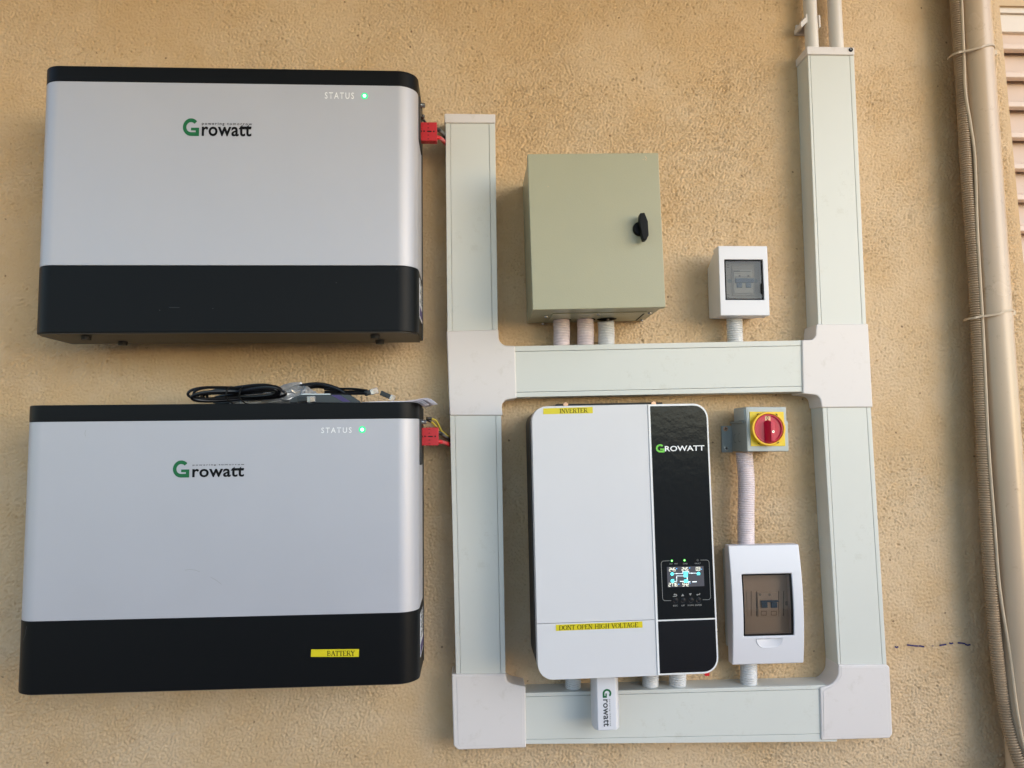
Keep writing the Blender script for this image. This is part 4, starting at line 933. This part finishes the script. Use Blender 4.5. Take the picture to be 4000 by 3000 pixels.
# bracket and screws above, plugs below
A = T.at(*zi(203, 99), .012); B = T.at(*zi(696, 84), .012)
MB().box(A[0], B[0], 0, .012, A[1]-.03, B[1]).build('wall_bracket', M['chassis'], T, bevel=.001)
for p in (248, 655):
    A = T.at(*zi(p, 95 if p < 300 else 91), .014); MB().prism(circ(A[0], A[1], .0048, 16), .012, .0145).build('screw', M['brass'], T, bevel=.0006)
A = T.at(*zi(905, 1344), IV-.01); MB().prism(rrect(A[0]-.004, A[0]+.004, A[1]-.003, A[1]+.006, .001, 2), IV-.030, IV-.012).build('red_tag', M['redc'], T)
for xa_, xb_, lb_ in ((247, 320, 'leftmost short corrugated conduit under the inverter, left of the dongle'), (603, 678, 'middle short corrugated conduit under the inverter, right of the dongle'), (728, 806, 'rightmost short corrugated conduit under the inverter, by the red tag')):
    xk, zk = wp(*zi((xa_+xb_)/2, 1388), .03); xk2 = xk
    r = (wp(*zi(xb_, 1380), .04)[0]-wp(*zi(xa_, 1380), .04)[0])/2
    corr(lb_, [(xk, .034, c.y+z0+.02), (xk, .033, (c.y+z0+zk)/2), (xk, .026, zk-.008)], r, .0041, M['flexw'], amp=.0014)
# wifi dongle hanging from the inverter
gd = .105
A = wp(2315, 2648, gd); B = wp(2416, 2648, gd); E_ = wp(2321, 2855, gd)
c2 = ((A[0]+B[0])/2+.001, (A[1]+E_[1])/2); gw, gh = B[0]-A[0], A[1]-E_[1]
T = Thing('data_dongle', 'narrow white dongle with vertical lettering, hanging under the inverter', 'dongle', c2, a*.5)
bx = gw/2
MB().zprism([(-bx, gd-.034), (-bx, gd-.010), (-bx+.0065, gd), (bx-.0065, gd), (bx, gd-.010), (bx, gd-.034)], -gh/2, gh/2+.012).build('casing', M['wplastic'], T, bevel=.0012)
MB().box(-bx*.5, bx*.5, gd-.028, gd-.006, gh/2+.012, gh/2+.022).build('connector', M['ink'], T)
q0 = T.at(*zi(420, 1452), gd); q1 = T.at(*zi(459, 1410), gd); logo_g(q0[0], q1[0], q0[1], q1[1], gd+.0003, M['green'], T, down=True)
q0 = T.at(*zi(424, 1585), gd); q1 = T.at(*zi(447, 1458), gd); put_text('rowatt', 'lettering', M['pencil'], T, T, q0, q1, gd+.0003, 1.05, .02, rot=1)
q0 = T.at(*zi(450, 1583), gd); q1 = T.at(*zi(456, 1458), gd); put_text('powering tomorrow', 'lettering', M['pencil'], T, T, q0, q1, gd+.0003, 1.3, 0, rot=1)

# ------------------------------------------------------------------ drain pipe and its neighbours
PD, PRR = .040, .031
def axis(u, v, d, off): x, z = wp(u, v, d); return (x+off, d, z)
pts = [axis(3857, 0, PD, -PRR), axis(3948, 1300, PD, -PRR)]
xt_, xbm = pts[0][0], pts[1][0]; sl_ = (xbm-xt_)/(pts[1][2]-pts[0][2])
px_ = lambda z: xt_+sl_*(z-pts[0][2])
T = Thing('drain_pipe', 'thick beige drain pipe running down the wall beside the window', 'drain pipe', (px_(0), 0))
MB().tube([(px_(z)-px_(0), PD, z) for z in (0.02, 1.3, 2.6)], PRR, 48).build('pipe_wall', M['drain'], T)
zr_ = Z(3300, 1300, 1.0247)
cp = [(3727, -120), (3733, 0), (3757, 350), (3777, 700), (3800, 1000), (3817, 1300), (3845, 1900), (3868, 2250), (3890, 2520), (3925, 2770), (3975, 2960), (4060, 3130)]
P = []
def over_pipe(u, v, rc, d0):                          # rests on the wall side or on the pipe's flank, whichever is further out
    d = d0
    for _ in range(8):
        x, z = wp(u, v, d); dx = x-px_(z); q = PRR+rc+.0005
        d = max(d0, PD+math.sqrt(max(0, q*q-dx*dx))) if abs(dx) < q else d0
    x, z = wp(u, v, d); return (x, d, z)
for i, (u, v) in enumerate(cp): P.append(over_pipe(u, v, .0112, .045))
corr('beige corrugated conduit tied to the left of the drain pipe', P, .0112, .0046, M['flexb'], name='corrugated_conduit', group=None, amp=.0028, nr=16)
cp = [(3752, -100), (3756, 0), (3764, 200), (3771, 360), (3790, 480), (3808, 620), (3818, 900), (3838, 1250), (3850, 1500), (3862, 1750), (3885, 2050), (3905, 2300), (3945, 2560), (3975, 2790), (4010, 2950), (4060, 3060)]
P = [over_pipe(u, v, .0028, .056) for (u, v) in cp]
a0 = P[-1]; T = Thing('thin_cable', 'thin beige cable wandering between the conduit and the drain pipe', 'cable', (a0[0], a0[2]))
MB().tube(bez([(x-a0[0], d, z-a0[2]) for x, d, z in P], 8), .0028, 8).build('sheath', M['cabb'], T)
for (vL, vR, uL, uR, lab) in ((zs(1060, 268)[1], zs(1238, 233)[1], zs(1056, 0)[0], zs(1240, 0)[0], 'upper beige cable tie round the drain pipe and conduit'),
                              (zs(1140, 1588)[1], zs(1335, 1556)[1], zs(1140, 0)[0], zs(1335, 0)[0], 'lower beige cable tie round the drain pipe and conduit')):
    xl, zl = wp(uL, vL, .06); xr, zr2 = wp(uR, vR, .046); xm = px_(zl)
    T = Thing('cable_tie', lab, 'cable tie', (xm, zl), 0, 'cable ties on the drain pipe')
    q = [(xl-xm-.001, .040, 0), (xl-xm-.001, .053, .0005), (xl-xm+.006, .0615, .001), (xl-xm+.016, .0635, .003), (-PRR*.55, PD+PRR*.84+.006, .006), (-PRR*.2, PD+PRR+.0018, .010), (PRR*.35, PD+PRR*.95+.0018, .014), (PRR*.8, PD+PRR*.62+.001, .015), (PRR+.001, PD, .014)]
    mb = MB(); Q = bez(q, 6); vs = []
    for x, d, z in Q: vs += [(x, -d-.0006, z+.002), (x, -d-.0006, z-.002), (x, -d+.0006, z-.002), (x, -d+.0006, z+.002)]
    m_ = len(Q); mb.add(vs, [[4*i+k, 4*i+(k+1) % 4, 4*i+4+(k+1) % 4, 4*i+4+k] for i in range(m_-1) for k in range(4)]+[[0, 1, 2, 3], [4*m_-1, 4*m_-2, 4*m_-3, 4*m_-4]])
    mb.build('strap', M['tie'], T)
    MB().box(PRR+.001, PRR+.0105, PD-.004, PD+.004, .0085, .0185).build('buckle', M['cabb'], T, bevel=.0008)

# ------------------------------------------------------------------ louvred shutter in the window opening
sd = -.012
zA = wp(3960, 22, 0)[1]; xs0 = edge_x(ZT)-.03
T = Thing('window_shutter', 'cream louvred shutter in the window at the right edge', 'shutter', (xs0+.5, ZT-.5))
xa = -.5; xb = .5
MB().box(xa, xb, sd-.03, sd, .5-.050, .52).build('top_rail', M['slatf'], T, bevel=.002)
MB().box(xa, xb, sd, sd+.006, .5-.012, .52).build('rail_moulding', M['slatf'], T, bevel=.002)
MB().box(xb-.05, xb, sd-.03, sd+.004, -1.2, .45).build('stile', M['slatf'], T, bevel=.002)
ys = [252, 393, 540, 694, 850, 1005, 1162, 1322]
zl = [wp(*zs(1380, y), -sd)[1] if False else wp(*zs(1380, y), 0)[1]-(ZT-.5) for y in ys]
pit = (zl[0]-zl[-1])/7
k = 0
zl += [zl[-1]-pit*(i+1) for i in range(14)]
for z in zl:
    pr_ = [(sd+.004, z+.004), (sd+.008, z+.006), (sd+.007, z+.017), (sd+.002, z+.020), (sd-.026, z+pit+.022), (sd-.030, z+pit+.020), (sd-.010, z+.010), (sd-.004, z+.003)]
    MB().xprism(pr_, xa, xb-.05).build('slat', M['slat'], T, bevel=.0012)
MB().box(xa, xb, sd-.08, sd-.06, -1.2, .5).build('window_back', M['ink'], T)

# ------------------------------------------------------------------ unseen porch ceiling and added wall, shaped for the light (outside the frame)
mb = MB(); mb.box(-1.6, 1.5, .004, 3.0, 2.82, 2.98); tag(mb.build('porch_ceiling', M['ceil']), kind='structure')  # ceiling extent trimmed so low sun and side sky reach the wall
mb = MB(); mb.box(-2.6, 4.2, 4.6, 4.8, 0, 1.6); tag(mb.build('light_block_wall', M['light_block']), kind='structure')  # added wall, blocks frontal sky so light comes from the sides

# ------------------------------------------------------------------ scratches, chips and a hair: small marks of use
def mark(T, name, mt, pts, wd, d, zq):
    m_ = MB(); stroke(m_, [T.at(*zq(*p), d) for p in pts], wd, lambda p: p, d+.00025); return m_.build(name, mt, T, smooth=False)
mark(b2, 'scratch', M['grey_print'], [(855, 980), (880, 977), (905, 980), (925, 988)], .0005, DF, z2)
mark(b2, 'scratch', M['grey_print'], [(975, 1012), (1000, 1026), (1025, 1045)], .0005, DF, z2)
mark(b2, 'scratch', M['grey_print'], [(398, 333), (393, 345), (396, 360)], .0005, DF, z2)
mark(b2, 'scratch', M['ledo'], [(123, 1240), (118, 1275), (108, 1305)], .0004, DF, z2)
mark(b1, 'scratch', M['ledo'], [(812, 1230), (862, 1231)], .0004, DF, Z(0, 200, .8137))
for p in ((766, 1243), (1021, 1235), (1613, 1111), (1904, 1045)): mark(b1, 'paint_chip', M['ledo'], [p, (p[0]+2, p[1]+1)], .0009, DF, Z(0, 200, .8137))
for pts in (((1050, 112), (1062, 128)), ((1052, 136), (1060, 140)), ((1035, 133), (1038, 136)), ((350, 327), (353, 330))): mark(cab, 'paint_chip', M['cream'], pts, .0008, CD, z4)
